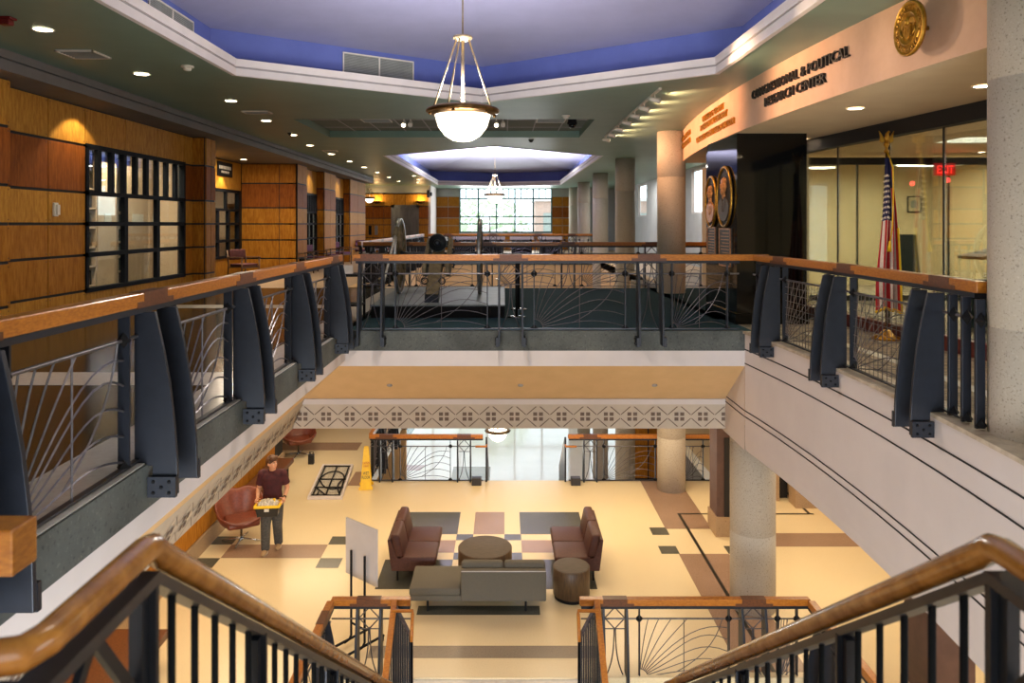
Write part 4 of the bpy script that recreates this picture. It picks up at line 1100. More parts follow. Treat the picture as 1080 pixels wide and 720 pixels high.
letters([('ULYSSES S. GRANT',.105,3.42,1.6),('PRESIDENTIAL LIBRARY',.105,3.28,2.0),('ULYSSES S. GRANT ASSOCIATION',.105,3.10,2.8)],12.8,'gold','gold raised letters in three lines in the middle of the sign band')
letters([('FRANK & VIRGINIA WILLIAMS',.105,3.38,1.7),('COLLECTION OF LINCOLNIANA',.105,3.22,1.7)],15.9,'gold','gold raised letters in two lines at the far end of the sign band')
SY = 6.55
t = thing('wall_seal','round gold seal on the near end of the sign band','seal',(bandx(SY)-.03,SY,3.23))
def sx(a,b,c): return (bandx(SY)-.16-c, SY-a, 3.23+b)
m = MB(); m.lathe([(.02,-.158),(.02,-.012),(.238,-.012),(.243,.0),(.245,.02),(.225,.03),(.222,.018),(.15,.016),(.148,.028),(.138,.028),(.136,.016),(0,.016)],(0,0,0),'gold',48,f=sx); m.build('disc',t,world=True)
def ring_text(txt, R, a0, a1, h, m):
    n = len(txt)
    for i,ch in enumerate(txt):
        if ch == ' ': continue
        vs,fs = text_mesh(ch,h/.72,depth=.004); a = a0+(a1-a0)*(i+.5)/n; up = 1 if a1 < a0 else -1
        out = []
        for v in vs:
            r = R+up*(v[1]-h/2); tt = v[0]*1.25
            px = r*cos(a)+up*tt*sin(a); py = r*sin(a)-up*tt*cos(a)
            out.append(sx(px,py,.022+v[2]))
        m.add(out,fs,'gold')
for wd,p0,p1 in (('MISSISSIPPI',200,58),('STATE',45,-20),('UNIVERSITY',222,318)):
    m = MB(); ring_text(wd,.187,radians(p0),radians(p1),.045,m); m.build('lettering',t,world=True,weld=False,recalc=False)
m = MB()
m.prism([(-.05,.03),(.05,.03),(.05,-.04),(.03,-.075),(0,-.095),(-.03,-.075),(-.05,-.04)],.014,.03,lambda a,b,w:sx(a,b,w),'gold')
for i in range(-2,3): m.prism([(i*.019-.004,.02),(i*.019+.004,.02),(i*.019+.004,-.07),(i*.019-.004,-.07)],.03,.034,lambda a,b,w:sx(a,b,w),'gold')
for s in (-1,1):
    m.prism([(s*.012,.06),(s*.05,.09),(s*.10,.08),(s*.12,.03),(s*.09,.0),(s*.07,.04),(s*.03,.035)],.014,.026,lambda a,b,w:sx(a,b,w),'gold')
    m.tube([sx(s*.06,-.08,.022),sx(s*.10,-.05,.022),sx(s*.115,.0,.022)],.008,'gold',6)
m.tube([sx(0,.03,.02),sx(0,.07,.024),sx(.012,.1,.024)],[.03,.022,.014],'gold',8)
m.build('emblem',t,world=True)

# ------------------------------------------------------------------ granite pier reliefs
def medallion(y, zc, w, h, label, beard, x=3.6):
    t = thing('relief_portrait',label,'relief',(x,y,zc))
    def P(a,b,c): return (x-.010-max(c,0)*.45, y-a, zc+b)
    def ell(r,c): return [P(w*r*cos(2*pi*i/40),h*r*sin(2*pi*i/40),c) for i in range(40)]
    m = MB(); m.add(ell(1,0)+ell(1,.03),[(i,(i+1)%40,40+(i+1)%40,40+i) for i in range(40)],'field'); m.add(ell(1,.03),[tuple(range(40))],'field'); m.build('field',t,world=True)
    m = MB(); m.tube(ell(.96,.04),.022,'gold',8,closed=True); m.build('rim',t,world=True)
    m = MB()
    def bl(a,b,c,ra,rb,rc,k='bronze'):
        v = MB(); v.ball((0,0,0),1,k,16); m.add([P(a+p[0]*ra,b+p[1]*rb,c+p[2]*rc) for p in v.v],v.f,k,True)
    H = h
    bl(0,.36*H,.06,.30*w,.24*H,.085); bl(0,.30*H,.09,.20*w,.20*H,.08); bl(.0,.33*H,.165,.05*w,.055*H,.03); bl(0,.50*H,.05,.32*w,.13*H,.085)
    for s in (-1,1): bl(s*.29*w,.33*H,.05,.05*w,.06*H,.03); bl(s*.11*w,.395*H,.15,.07*w,.018*H,.02); bl(s*.13*w,.30*H,.125,.08*w,.05*H,.03)
    if beard: bl(0,.16*H,.10,.17*w,.12*H,.075)
    bl(0,.05*H,.05,.16*w,.16*H,.07)
    bl(0,.255*H,.16,.09*w,.012*H,.015,'bronzed')
    m.build('bust',t,world=True)
    m = MB()
    m.prism([(-.66*w,-.52*H),(-.72*w,-.30*H),(-.55*w,-.12*H),(-.2*w,.0),(-.05*w,-.14*H),(.05*w,-.14*H),(.2*w,.0),(.55*w,-.12*H),(.72*w,-.30*H),(.66*w,-.52*H),(.4*w,-.74*H),(0,-.80*H),(-.4*w,-.74*H)],.03,.09,lambda a,b,c:P(a,b,c),'bronzed' if beard else 'bronze')
    for s in (-1,1): m.prism([(s*.05*w,-.14*H),(s*.22*w,.0),(s*.3*w,-.2*H),(s*.08*w,-.5*H)],.09,.105,lambda a,b,c:P(a,b,c),'bronzed' if beard else 'bronze')
    m.build('coat',t,world=True,bevel=.01)
medallion(12.02,E+.44,.41,.50,'larger oval bronze relief of a bearded person on the granite pier',True)
medallion(12.80,E+.38,.33,.45,'smaller oval bronze relief of a person, the rear one on the granite pier',False)
def plaque(y,zc,w,h,label):
    t = thing('wall_plaque',label,'plaque',(3.6,y,zc))
    m = MB(); m.box(3.575,3.6,y-w/2,y+w/2,zc-h/2,zc+h/2,'bronzed'); m.build('plate',t,world=True)
    m = MB()
    for a,b,c,d in ((-w/2,w/2,h/2-.025,h/2),(-w/2,w/2,-h/2,-h/2+.025),(-w/2,-w/2+.02,-h/2,h/2),(w/2-.02,w/2,-h/2,h/2)): m.box(3.566,3.58,y+a,y+b,zc+c,zc+d,'bronze')
    for i in range(9): m.box(3.571,3.576,y-w*.36,y+w*.36*(1 if i%3 else .6),zc+h*.36-i*h*.085,zc+h*.36-i*h*.085+.012,'bronze')
    m.build('border',t,world=True)
plaque(12.0,E-.38,.62,.62,'larger bronze plaque under the front oval relief')
plaque(12.78,E-.33,.50,.56,'smaller bronze plaque under the rear oval relief')
# ------------------------------------------------------------------ lounge furniture on the lower floor
def rbox(m, x0,x1,y0,y1,z0,z1,k,r=.03,n=3):
    """box with rounded edges (pillow-like)"""
    b = bmesh.new(); bmesh.ops.create_cube(b,size=1.)
    for v in b.verts: v.co = Vector(((x0+x1)/2+v.co.x*(x1-x0),(y0+y1)/2+v.co.y*(y1-y0),(z0+z1)/2+v.co.z*(z1-z0)))
    bmesh.ops.bevel(b,geom=b.edges[:]+b.verts[:],offset=r,segments=n,affect='EDGES',profile=.5)
    b.verts.index_update(); m.add([tuple(v.co) for v in b.verts],[tuple(v.index for v in f.verts) for f in b.faces],k,True); b.free()
def shear(o_fn, m0, m):
    for k,i in enumerate(m0.mats): pass
def settee(loc, rz, label):
    """two seat armless settee; local +x is the sitting direction, back at -x, 1.3 m along y"""
    t = thing('settee', label, 'sofa', loc, rz)
    def lean(x,y,z): return (x-max(0,z-.42)*.22, y, z)
    m = MB(lean); m.prism([(-.36,.20),(-.36,.72),(-.30,.735),(-.26,.42),(.34,.30),(.36,.27),(.36,.20)],-.65,.65,lambda a,b,w:(a,w,b),'leather'); m.build('shell',t,bevel=.012)
    for y0,y1 in ((-.645,-.004),(.004,.645)):
        m = MB(); rbox(m,-.22,.385,y0,y1,.29,.43,'leather',.035); m.build('seat_cushion',t)
        m = MB(lean); rbox(m,-.30,-.15,y0,y1,.42,.80,'leather',.04); m.build('back_cushion',t)
    for x in (-.27,.26):
        for y in (-.55,.55):
            m = MB(); m.tube([(x,y,0),(x,y,.21)],.014,'black',8); m.build('leg',t)
    return t
settee((-1.53,13.0,LF),0,'burgundy leather settee facing right, left of the drum coffee table')
settee((1.23,13.0,LF),pi,'burgundy leather settee facing left, behind the small drum side table')
t = thing('chaise_sofa','grey fabric sofa with an open chaise end, its back to the camera','sofa',(-.41,11.75,LF))
m = MB(); m.box(-1.05,1.05,-.34,.36,.18,.27,'grey_fab'); m.build('base',t,bevel=.015)
m = MB(); rbox(m,-1.06,-.27,-.36,.42,.27,.385,'grey_fab',.03); m.build('chaise_cushion',t)
m = MB(); m.box(-.26,1.055,-.365,-.25,.185,.66,'grey_fab'); m.build('backrest',t,bevel=.02)
m = MB(); m.tube([(-.255,-.36,.648),(1.05,-.36,.648)],.008,'board',6); m.build('piping',t)
for x0,x1 in ((-.265,.39),(.40,1.05)):
    m = MB(); rbox(m,x0,x1,-.24,-.09,.40,.73,'grey_fab',.05); m.build('back_cushion',t)
    m = MB(); rbox(m,x0+.01,x1,-.2,.42,.27,.385,'grey_fab',.03); m.build('seat_cushion',t)
for x in (-.78,.74):
    for y in (-.28,.28):
        m = MB(); m.box(x-.016,x+.016,y-.016,y+.016,0,.18,'black'); m.build('leg',t)
def drum(x,y,r,h,label,nm):
    t = thing(nm,label,'table',(x,y,LF))
    m = MB(); m.lathe([(r*.93,0),(r*.93,.06)],(0,0,0),'black',48); m.build('plinth',t)
    m = MB(); m.lathe([(r,.06),(r,h-.012),(r-.008,h-.003)],(0,0,0),'drum',56); m.build('side',t)
    m = MB(); m.lathe([(r-.008,h-.004),(r-.02,h),(0,h)],(0,0,0),'drumtop',56); m.build('top',t)
drum(-.335,12.8,.465,.42,'large round dark oak drum coffee table between the settees','coffee_table')
drum(1.08,11.92,.295,.50,'small round oak drum side table beside the right settee','side_table')
def lounge_chair(loc,rz,label):
    """swivel shell chair; local -y is the front"""
    t = thing('lounge_chair',label,'chair',loc,rz)
    n = 36; vs = []; fs = []
    rows = [(.20,.30,0),(.30,.33,.0),(.35,.40,.25),(.385,.5,.6),(.41,.0,1.)]
    for i,(r,z,k) in enumerate(rows):
        for j in range(n):
            a = 2*pi*j/n; back = max(0,sin(a))      # +y is the back
            side = abs(cos(a)); front = max(0,-sin(a))
            top = .43+.17*min(1,side*1.35)*(1-front*.55)+.42*back**1.6
            zz = lerp(z,top,k) if k < 1 else top
            zz = lerp(.33,top,k) if k > 0 else z
            rr = r*(1+.12*side*k)+back*k*.07
            sq = 1+.10*abs(sin(2*a))
            vs.append((rr*sq*cos(a),rr*sq*sin(a)*(1.02 if sin(a)>0 else .92),zz))
    for i in range(len(rows)-1):
        for j in range(n): fs.append((i*n+j,i*n+(j+1)%n,(i+1)*n+(j+1)%n,(i+1)*n+j))
    fs.append(tuple(range(n)))
    m = MB(); m.add(vs,fs,'cognac',True); o = m.build('shell',t)
    k = o.modifiers.new('thickness','SOLIDIFY'); k.thickness = .05; k.offset = -1
    k = o.modifiers.new('smooth','SUBSURF'); k.levels = 1; k.render_levels = 1
    m = MB(); rbox(m,-.29,.29,-.36,.22,.36,.47,'cognac',.045); m.build('seat_cushion',t)
    m = MB(); m.lathe([(.022,.02),(.022,.30),(.10,.305)],(0,0,0),'chrome',16); m.build('pedestal',t)
    m = MB()
    for i in range(4):
        a = pi/4+i*pi/2+.3; m.tube([(0,0,.06),(.2*cos(a),.2*sin(a),.035),(.37*cos(a),.37*sin(a),.014)],[.018,.015,.011],'chrome',8)
    m.build('star_base',t)
    return t
lc = lounge_chair((-4.98,14.0,LF),radians(28),'cognac leather swivel chair beside the person carrying a tote')
dup(lc,(-5.35,19.2,LF),radians(25),'cognac leather swivel chair far back under the left frieze')
def bench(x0,x1,y0,y1,label):
    t = thing('bench',label,'bench',((x0+x1)/2,(y0+y1)/2,LF))
    m = MB(); m.box(x0,x1,y0,y1,LF+.40,LF+.50,'walnut'); m.build('seat',t,bevel=.01,world=True)
    for y in (y0+.2,y1-.2):
        m = MB(); m.box(x0+.08,x1-.08,y-.05,y+.05,LF,LF+.40,'black'); m.build('leg',t,world=True)
bench(-5.45,-4.95,15.3,17.4,'dark wooden bench against the panelled wall behind the person')
bench(-5.45,-4.55,8.1,10.05,'dark wooden bench low on the left seen through the near handrail')
# sign board on a black stand
t = thing('sign_stand','plain grey sign board on a black tube stand behind the short lower railing','sign',(-2.02,10.5,LF),radians(0))
bx0,by0,bx1,by1 = -2.30,10.72,-1.78,10.28
d = Vector((bx1-bx0,by1-by0,0)).normalized(); nrm = Vector((d.y,-d.x,0))
m = MB(); m.prism([(0,.95),(.69,.95),(.69,1.75),(0,1.75)],0,.02,lambda a,b,w:(bx0+d.x*a-nrm.x*w,by0+d.y*a-nrm.y*w,LF+b),'board'); m.build('board',t,world=True)
for a in (.17,.47):
    p = Vector((bx0,by0,LF))+d*a+nrm*.035
    m = MB(); m.tube([tuple(p+Vector((0,0,1.33))),tuple(p+Vector((0,0,.12))),tuple(p+nrm*.04+Vector((0,0,.07))),tuple(p+nrm*.12+Vector((0,0,.06)))],.017,'black',8); m.build('upright',t,world=True)
    m = MB(); m.tube([tuple(p-nrm*.35+Vector((0,0,.075))),tuple(p+nrm*.35+Vector((0,0,.075)))],.018,'black',8); q = m.build('foot',t,world=True)
    for s in (-.33,.33):
        m = MB(); c = p+nrm*s; m.lathe([(.035,-.012),(.037,0),(.035,.012)],(0,0,0),'black',14,f=lambda x,y,z,c=c:(c.x+z,c.y+x,LF+.037+y)); m.build('caster',q,world=True)
m = MB(); p = Vector((bx0,by0,LF))+nrm*.035; m.tube([tuple(p+d*.17+Vector((0,0,.3))),tuple(p+d*.47+Vector((0,0,.3)))],.014,'black',8); m.build('crossbar',t,world=True)
# loose railing panel lying on the floor
t = thing('spare_railing_panel','black metal grille panel in a white frame lying flat on the cream floor','panel',(-4.0,17.2,LF))
def FP(u,v,w): return (-4.30+.76*u-.20*v*1., 16.1+2.2*v, LF+w)
def FP(u,v,w): return (lerp(-4.29,-4.50,v)+u*.76, 16.1+2.2*v, LF+w)
m = MB()
for u0,u1,v0,v1 in ((0,1,0,.03),(0,1,.97,1),(0,.06,.03,.97),(.94,1,.03,.97)): m.prism([(u0,v0),(u1,v0),(u1,v1),(u0,v1)],0,.06,lambda a,b,w:FP(a,b,w),'white')
m.build('frame',t,world=True)
m = MB(); m.prism([(.06,.03),(.94,.03),(.94,.97),(.06,.97)],.0,.02,lambda a,b,w:FP(a,b,w),'film'); m.build('backing',t,world=True)
m = MB()
def ln(pts): m.tube([FP(a,b,.05) for a,b in pts],.016,'black',6)
for a in (.12,.5,.88): ln([(a,.05),(a,.95)])
for b in (.06,.28,.52,.94): ln([(.08,b),(.92,b)])
ln(bez((.12,.52),(.2,.85),(.8,.85),(.88,.52))); ln(bez((.12,.52),(.3,.3),(.5,.15),(.88,.28))); ln(bez((.88,.52),(.7,.42),(.7,.3),(.88,.1))); ln([(.12,.28),(.5,.06)]); ln([(.25,.06),(.25,.16)])
m.build('grille',t,world=True)
# wet floor sign
t = thing('wet_floor_sign','yellow plastic wet floor sign standing at the end of the far lower railing','sign',(-3.15,16.85,LF),radians(8))
def cone_face(s):
    return [(-.155,.0),(.155,.0),(.155,.06),(.125,.07),(.055,.90),(.04,.93),(-.04,.93),(-.055,.90),(-.125,.07),(-.155,.06)]
for s in (-1,1):
    m = MB(); m.prism(cone_face(s),0,.022,lambda a,b,w:(a,s*(.155-.13*b/.93+ w*1.),b),'yellow'); o = m.build('panel' if s > 0 else 'panel',t,bevel=.005)
    if s < 0:
        for txt,h,z,W,k in (('CAUTION',.055,.56,.15,'redp'),('CUIDADO',.04,.50,.12,'redp'),('WET',.07,.33,.13,'blackp'),('FLOOR',.07,.24,.18,'blackp')):
            vs,fs = text_mesh(txt,h/.72,depth=.002); w0 = max(v[0] for v in vs)-min(v[0] for v in vs); m = MB()
            m.add([(v[0]*W/w0,-(.155-.13*(z+v[1])/.93+.022+.004+v[2]),z+v[1]) for v in vs],fs,k); m.build('lettering',o,weld=False,recalc=False)
t = thing('canister','small black canister with a handle standing on the cream floor beyond the person','canister',(-4.83,18.5,LF))
m = MB(); m.box(-.07,.07,-.06,.06,0,.24,'blackp'); m.build('body',t,bevel=.015)
m = MB(); m.tube([(-.05,0,.24),(-.045,0,.30),(.045,0,.30),(.05,0,.24)],.01,'blackp',8); m.build('handle',t)
m = MB(); m.lathe([(.025,.24),(.025,.27),(0,.27)],(0,0,0),'chrome',12); m.build('cap',t)
t = thing('fire_extinguisher','small dark red extinguisher by the orange wall beyond the far lower railing','extinguisher',(5.45,26.6,LF-.9))
m = MB(); m.lathe([(.09,0),(.09,.5),(.05,.58),(.03,.6)],(0,0,0),'redd',16); m.build('body',t)
m = MB(); m.box(-.03,.1,-.02,.02,.6,.68,'blackp'); m.build('handle',t)
m = MB(); m.box(-.12,.12,.12,.36,-.05,.7,'brownp'); m.build('cabinet_back',t)

# ------------------------------------------------------------------ cannon on its platform
t = thing('display_platform','low black platform with a grey top carrying the field cannon','platform',(-1.1,13.95,FL))
m = MB(); m.box(-2.2,.0,12.2,15.7,FL,FL+.19,'black'); m.build('base',t,world=True)
m = MB(); m.box(-2.21,.01,12.19,15.71,FL+.19,FL+.215,'plat'); m.build('top',t,bevel=.004,world=True)
PZ = FL+.215
t = thing('cannon','old field cannon with big spoked wheels, its trail towards the camera','cannon',(-1.24,14.2,PZ))
cx,cy = 0.,.0
# local: -y towards camera; axle at y=0, z=.72
def barrel_f(x,y,z): return (x, z, .98+y-z*.015)
m = MB(); m.lathe([(0,-.62),(.045,-.615),(.06,-.58),(.045,-.545),(.06,-.53),(.13,-.51),(.165,-.48),(.165,-.44),(.15,-.42),(.145,.0),(.12,.05),(.10,.9),(.10,.93),(.125,.99),(.11,1.04),(.07,1.04),(.07,.98)],(0,0,0),'iron',32,f=barrel_f); b = m.build('barrel',t)
m = MB(); m.lathe([(.166,-.47),(.170,-.46),(.166,-.45)],(0,0,0),'tyre',32,f=barrel_f); m.build('breech_band',b)
m = MB(); m.tube([(-.23,.05,.97),(.23,.05,.97)],.045,'iron',12); m.build('trunnion',b)
for s in (-1,1):
    m = MB(); m.prism([(-.95,.42),(-.85,.62),(-.25,.90),(.02,1.06),(.16,1.04),(.22,.86),(.14,.62),(-.5,.36)],s*.17,s*.245,lambda a,b,w:(w,a,b),'gunwood'); m.build('cheek',t,bevel=.01)
    m = MB()
    f = lambda x,y,z,s=s:(s*.77+z,x,.72+y)
    m.lathe([(.72,-.035),(.72,.035),(.70,.035),(.70,-.035),(.72,-.035)],(0,0,0),'tyre',48,f=f); w = m.build('wheel',t)
    m = MB(); m.lathe([(.70,-.032),(.70,.032),(.63,.028),(.63,-.028),(.70,-.032)],(0,0,0),'gunwood' if s < 0 else 'iron',48,f=f); m.build('rim',w)
    m = MB(); m.lathe([(.04,-.16),(.07,-.16),(.10,-.05),(.10,.05),(.07,.16),(.04,.16)],(0,0,0),'iron',24,f=f); m.build('hub',w)
    for i in range(14):
        a = 2*pi*i/14; m = MB(); m.tube([(s*.77,.09*cos(a),.72+.09*sin(a)),(s*.77,.64*cos(a),.72+.64*sin(a))],[.026,.02],'gunwood',8); m.build('spoke',w)
m = MB(); m.box(-.68,.68,-.06,.06,.66,.79,'iron'); m.build('axle',t,bevel=.01)
m = MB(); m.prism([(-.25,.62),(-.25,.84),(-.9,.62),(-1.55,.14),(-1.62,.02),(-1.45,.0),(-.9,.38)],-.11,.11,lambda a,b,w:(w,a,b),'gunwood'); tr = m.build('trail',t,bevel=.012)
m = MB(); m.prism([(-1.35,.10),(-1.4,.24),(-1.6,.10),(-1.66,.0),(-1.45,-.0)],-.12,.12,lambda a,b,w:(w,a,b),'iron'); m.build('trail_plate',tr,bevel=.006)
for x,y,z in ((-.15,-1.3,.34),(.15,-1.3,.34),(-.15,-.72,.62),(.15,-.72,.62)):
    m = MB(); m.tube([(x+(.055*cos(i*pi/6)),y,z+.055*sin(i*pi/6)) for i in range(12)],.012,'iron',6,closed=True); m.build('pointing_ring',tr)
m = MB()
for i in range(9): m.ball((.28+.012*(i%2),-.30,.86-i*.042),.024,'iron',8,(1,.6,1))
m.build('chain',t)
m = MB(); m.tube([(0,-.30,.66),(0,-.30,.9)],.03,'iron',10); m.build('elevating_screw',t)
t = thing('rammer_pole','pale wooden rammer pole leaning against the left cannon wheel','pole',(-2.0,13.2,PZ))
m = MB(); m.tube([(-2.19,12.98,PZ+.018),(-2.0,13.53,PZ+1.12)],.022,'film',10); m.build('shaft',t,world=True)
m = MB(); m.tube([(-2.0,13.53,PZ+1.12),(-1.975,13.60,PZ+1.27)],.045,'gunwood',12); m.build('head',t,world=True)
def info_stand(x,y,label,panel,h):
    t = thing('display_stand',label,'stand',(x,y,FL))
    m = MB(); m.lathe([(.15,0),(.15,.012),(.02,.025),(0,.025)],(0,0,0),'chrome',24); m.build('base',t)
    m = MB(); m.tube([(0,0,.02),(0,0,h)],.022,'black',12); m.build('post',t)
    if panel:
        m = MB(); m.prism([(-.24,-.1),(.24,-.1),(.24,.1),(-.24,.1)],0,.03,lambda a,b,w:(a,b,h+b*.5+w),'black'); m.build('panel',t,bevel=.005)
    else:
        m = MB(); m.lathe([(.035,h),(.04,h+.02),(.025,h+.05),(0,h+.055)],(0,0,0),'black',16); m.build('cap',t)
info_stand(.20,12.3,'black display stand with an angled top panel beside the cannon platform',True,.98)
info_stand(.26,13.4,'slim black stanchion right of the cannon platform',False,.95)
def exhibit_case(x,y,label):
    t = thing('exhibit_case',label,'case',(x,y,FL))
    m = MB(); m.box(-.58,.58,-.3,.3,.78,.92,'white'); m.build('top',t,bevel=.01)
    m = MB(); m.box(-.5,.5,-.24,.24,.05,.78,'black'); m.build('plinth',t)
    m = MB(); m.box(-.4,.1,-.15,.15,.92,.96,'ivory'); m.box(.2,.4,-.12,.12,.92,1.03,'black'); m.build('exhibit',t)
for i,x in enumerate((-1.95,-.55,.85,2.25)): exhibit_case(x,36.6,'white topped exhibit case below the end window, %s from its left end'%['first','second','third','fourth'][i])
def side_table(x,y,label):
    t = thing('side_table',label,'table',(x,y,FL))
    m = MB(); m.box(-.22,.22,-.22,.22,.70,.74,'black'); m.build('top',t)
    m = MB(); m.box(-.2,.2,-.2,.2,.22,.25,'black'); m.build('shelf',t)
    for a in (-.19,.19):
        for b in (-.19,.19):
            m = MB(); m.box(a-.02,a+.02,b-.02,b+.02,0,.70,'black'); m.build('leg',t)
side_table(-2.52,12.1,'tall black metal side table at the left end of the far railing')
t = thing('card_holder','small white card standing on the black side table','card',(-2.55,12.1,FL+.74))
m = MB(); m.prism([(-.07,0),(.05,0),(0,.13)],-.07,.07,lambda a,b,w:(w,a,b),'ivory'); m.build('card',t)

# ------------------------------------------------------------------ wooden armchairs along the left wall
def armchair(loc,rz,fab,label):
    """local -y is the front"""
    t = thing('armchair',label,'chair',loc,rz,'armchairs along the panelled wall')
    m = MB(); rbox(m,-.26,.26,-.27,.24,.40,.48,fab,.025); m.build('seat',t)
    m = MB(); rbox(m,-.26,.26,.22,.29,.58,.86,fab,.03); m.build('backrest',t)
    for x in (-.29,.29):
        m = MB(); m.tube([(x,-.27,0),(x,-.27,.64)],.02,'chairw',8); m.build('leg',t)
        m = MB(); m.tube([(x,.30,0),(x,.25,.45),(x,.31,.84)],.02,'chairw',8); m.build('leg',t)
        m = MB(); m.box(x-.028,x+.028,-.30,.28,.63,.66,'chairw'); m.build('armrest',t,bevel=.006)
    m = MB()
    for y in (-.25,.25): m.box(-.29,.29,y-.015,y+.015,.36,.41,'chairw')
    m.build('seat_rail',t)
    return t
a1 = armchair((-7.05,20.0,FL),radians(60),'darkred','oxblood wooden armchair in the shaded alcove')
a2 = armchair((-6.25,24.4,FL),radians(75),'purple','plum armchair below the second window, second along the wall')
b = armchair((-6.3,22.95,FL),radians(80),'black','dark seated armchair just past the alcove pier, before the plum ones')
dup(a2,(-6.25,26.3,FL),radians(70),'plum armchair in front of the pier between the two far windows')
dup(a2,(-6.25,28.3,FL),radians(72),'plum armchair below the farthest window of the panelled wall')
dup(a2,(-6.0,31.2,FL),radians(40),'plum armchair past the farthest window, by the last pier')
dup(a2,(-5.6,33.8,FL),radians(15),'plum armchair standing before the far steel elevator doors')

# ------------------------------------------------------------------ flag, lectern and board on the right
FX,FYY = 5.14,9.95
t = thing('flag','American flag with a gold eagle on a brass pole in front of the glass','flag',(FX,FYY,FL))
m = MB(); m.lathe([(.19,0),(.19,.03),(.10,.06),(.05,.12),(.03,.13)],(0,0,0),'gold',28); m.build('base',t)
m = MB(); m.tube([(0,0,.1),(0,0,2.50)],.016,'brass',10); m.build('pole',t)
m = MB(); m.lathe([(.03,2.5),(.035,2.53),(.015,2.56),(.03,2.6),(.04,2.62),(.02,2.65)],(0,0,0),'gold',16)
m.tube([(0,0,2.63),(0,-.01,2.70),(0,-.02,2.76),(.02,-.03,2.79),(.035,-.035,2.775)],[.03,.035,.022,.016,.006],'gold',10)
for s in (-1,1): m.prism([(s*.02,2.68),(s*.06,2.74),(s*.10,2.80),(s*.085,2.72),(s*.09,2.66),(s*.05,2.64)],-.01,.012,lambda a,b,w:(a,w,b),'gold')
m.build('eagle_finial',t)
def cloth(s,tt):
    """s down the fly 0..1, tt across the hoist 0..1"""
    w = .06+.165*min(1,s*1.25)**.9
    x = (tt-.42)*w*1.25+.02*sin(s*5)-.02; y = -.06+(.015+.05*s)*sin(tt*15+s*2.2)-.02*s
    z = 2.44-s*1.98-abs(tt-.45)*.16*(.2+s)+.03*sin(tt*9)*s
    return (x,y,z)
NS,NT = 60,65
def clmat(s,tt):
    if s < .42 and tt < .60+.25*(s<.2): return 'navy'
    return 'fred' if int(tt*13)%2 == 0 else 'fwhite'
m = MB()
for i in range(NS):
    for j in range(NT):
        s0,s1,t0,t1 = i/NS,(i+1)/NS,j/NT,(j+1)/NT
        m.add([cloth(s0,t0),cloth(s0,t1),cloth(s1,t1),cloth(s1,t0)],[(0,1,2,3)],clmat((s0+s1)/2,(t0+t1)/2),True)
for r in range(9):
    for c in range(6):
        s = .12+r*.035; tt = .06+c*.093+(.045 if r%2 else 0)
        if tt > .56: continue
        cp = Vector(cloth(s,tt)); ex = (Vector(cloth(s,tt+.01))-cp).normalized(); ez = (cp-Vector(cloth(s+.01,tt))).normalized(); n = ex.cross(ez)
        if n.y > 0: n = -n
        R = .024
        pts = [cp+n*.006+(ex*sin(k*pi/5)+ez*cos(k*pi/5))*(R if k%2==0 else R*.42) for k in range(10)]
        m.add([tuple(p) for p in pts],[tuple(range(10))],'fwhite')
cl = m.build('cloth',t,recalc=False)
m = MB(); m.tube([tuple(Vector(cloth(1.,j/NT))+Vector((0,-.004,-.01))) for j in range(NT+1)],.018,'yellow',6); m.tube([tuple(Vector(cloth(i/20,1.))+Vector((.004,0,0))) for i in range(9,21)],.014,'yellow',6); m.build('fringe',cl)
m = MB(); m.tube([(.0,-.03,2.50),(.03,-.11,2.3),(.02,-.14,1.9),(.0,-.15,1.5),(-.03,-.15,1.30)],.010,'yellow',6); m.tube([(-.03,-.15,1.32),(-.04,-.15,1.18)],[.012,.03],'yellow',8); m.build('cord',t)
t = thing('easel_board','dark green board on a stand behind the glass beside the flag','board',(6.58,12.0,FL))
m = MB(); m.prism([(-.15,.72),(.17,.70),(.10,1.38),(-.17,1.38)],0,.04,lambda a,b,w:(a,w,b),'dgreen'); m.build('board',t,bevel=.004)
for x in (-.1,.1):
    m = MB(); m.tube([(x,.1,0),(x,.06,1.2)],.015,'black',8); m.build('leg',t)
m = MB(); m.tube([(0,.45,0),(0,.08,1.2)],.015,'black',8); m.build('leg',t)
t = thing('lectern','dark lectern with a wooden reading top behind the speckled column','lectern',(6.22,9.4,FL))
m = MB(); m.box(-.18,.18,-.2,.2,0,.06,'black'); m.build('base',t)
m = MB(); m.box(-.05,.05,-.06,.06,.06,1.08,'black'); m.build('post',t)
m = MB(); m.prism([(-.32,1.10),(.3,1.24),(.3,1.28),(-.32,1.14)],-.25,.25,lambda a,b,w:(a,w,b),'gunwood'); m.build('top',t,bevel=.006)
t = thing('bucket_chair','dark rounded chair behind the glass at the right edge','chair',(6.35,8.3,FL),radians(0))
m = MB(); m.lathe([(.10,.36),(.26,.38),(.33,.48),(.35,.70),(.34,.72),(.31,.70),(.29,.5),(.2,.44),(0,.44)],(0,0,0),'darkred',28); m.build('shell',t)
m = MB(); m.lathe([(.22,0),(.22,.02),(.03,.05),(.03,.37)],(0,0,0),'black',20); m.build('pedestal',t)
t = thing('exit_sign','lit red EXIT sign hanging inside the reading room','sign',(8.62,14.5,2.57))
m = MB(); m.box(-.20,.20,-.03,.03,-.12,.12,'exitd'); m.box(-.02,.02,-.02,.02,.12,.33,'ivory'); m.build('housing',t)
m = MB(); vs,fs = text_mesh('EXIT',.16/.72,depth=.004); w0 = max(v[0] for v in vs)-min(v[0] for v in vs)
m.add([(v[0]*.32/w0,-.035-v[2],v[1]-.08) for v in vs],fs,'exit'); m.build('lettering',t,weld=False,recalc=False)
lamp('POINT','exit_glow',(8.6,14.4,2.35),6,(1,.05,.05),.05)
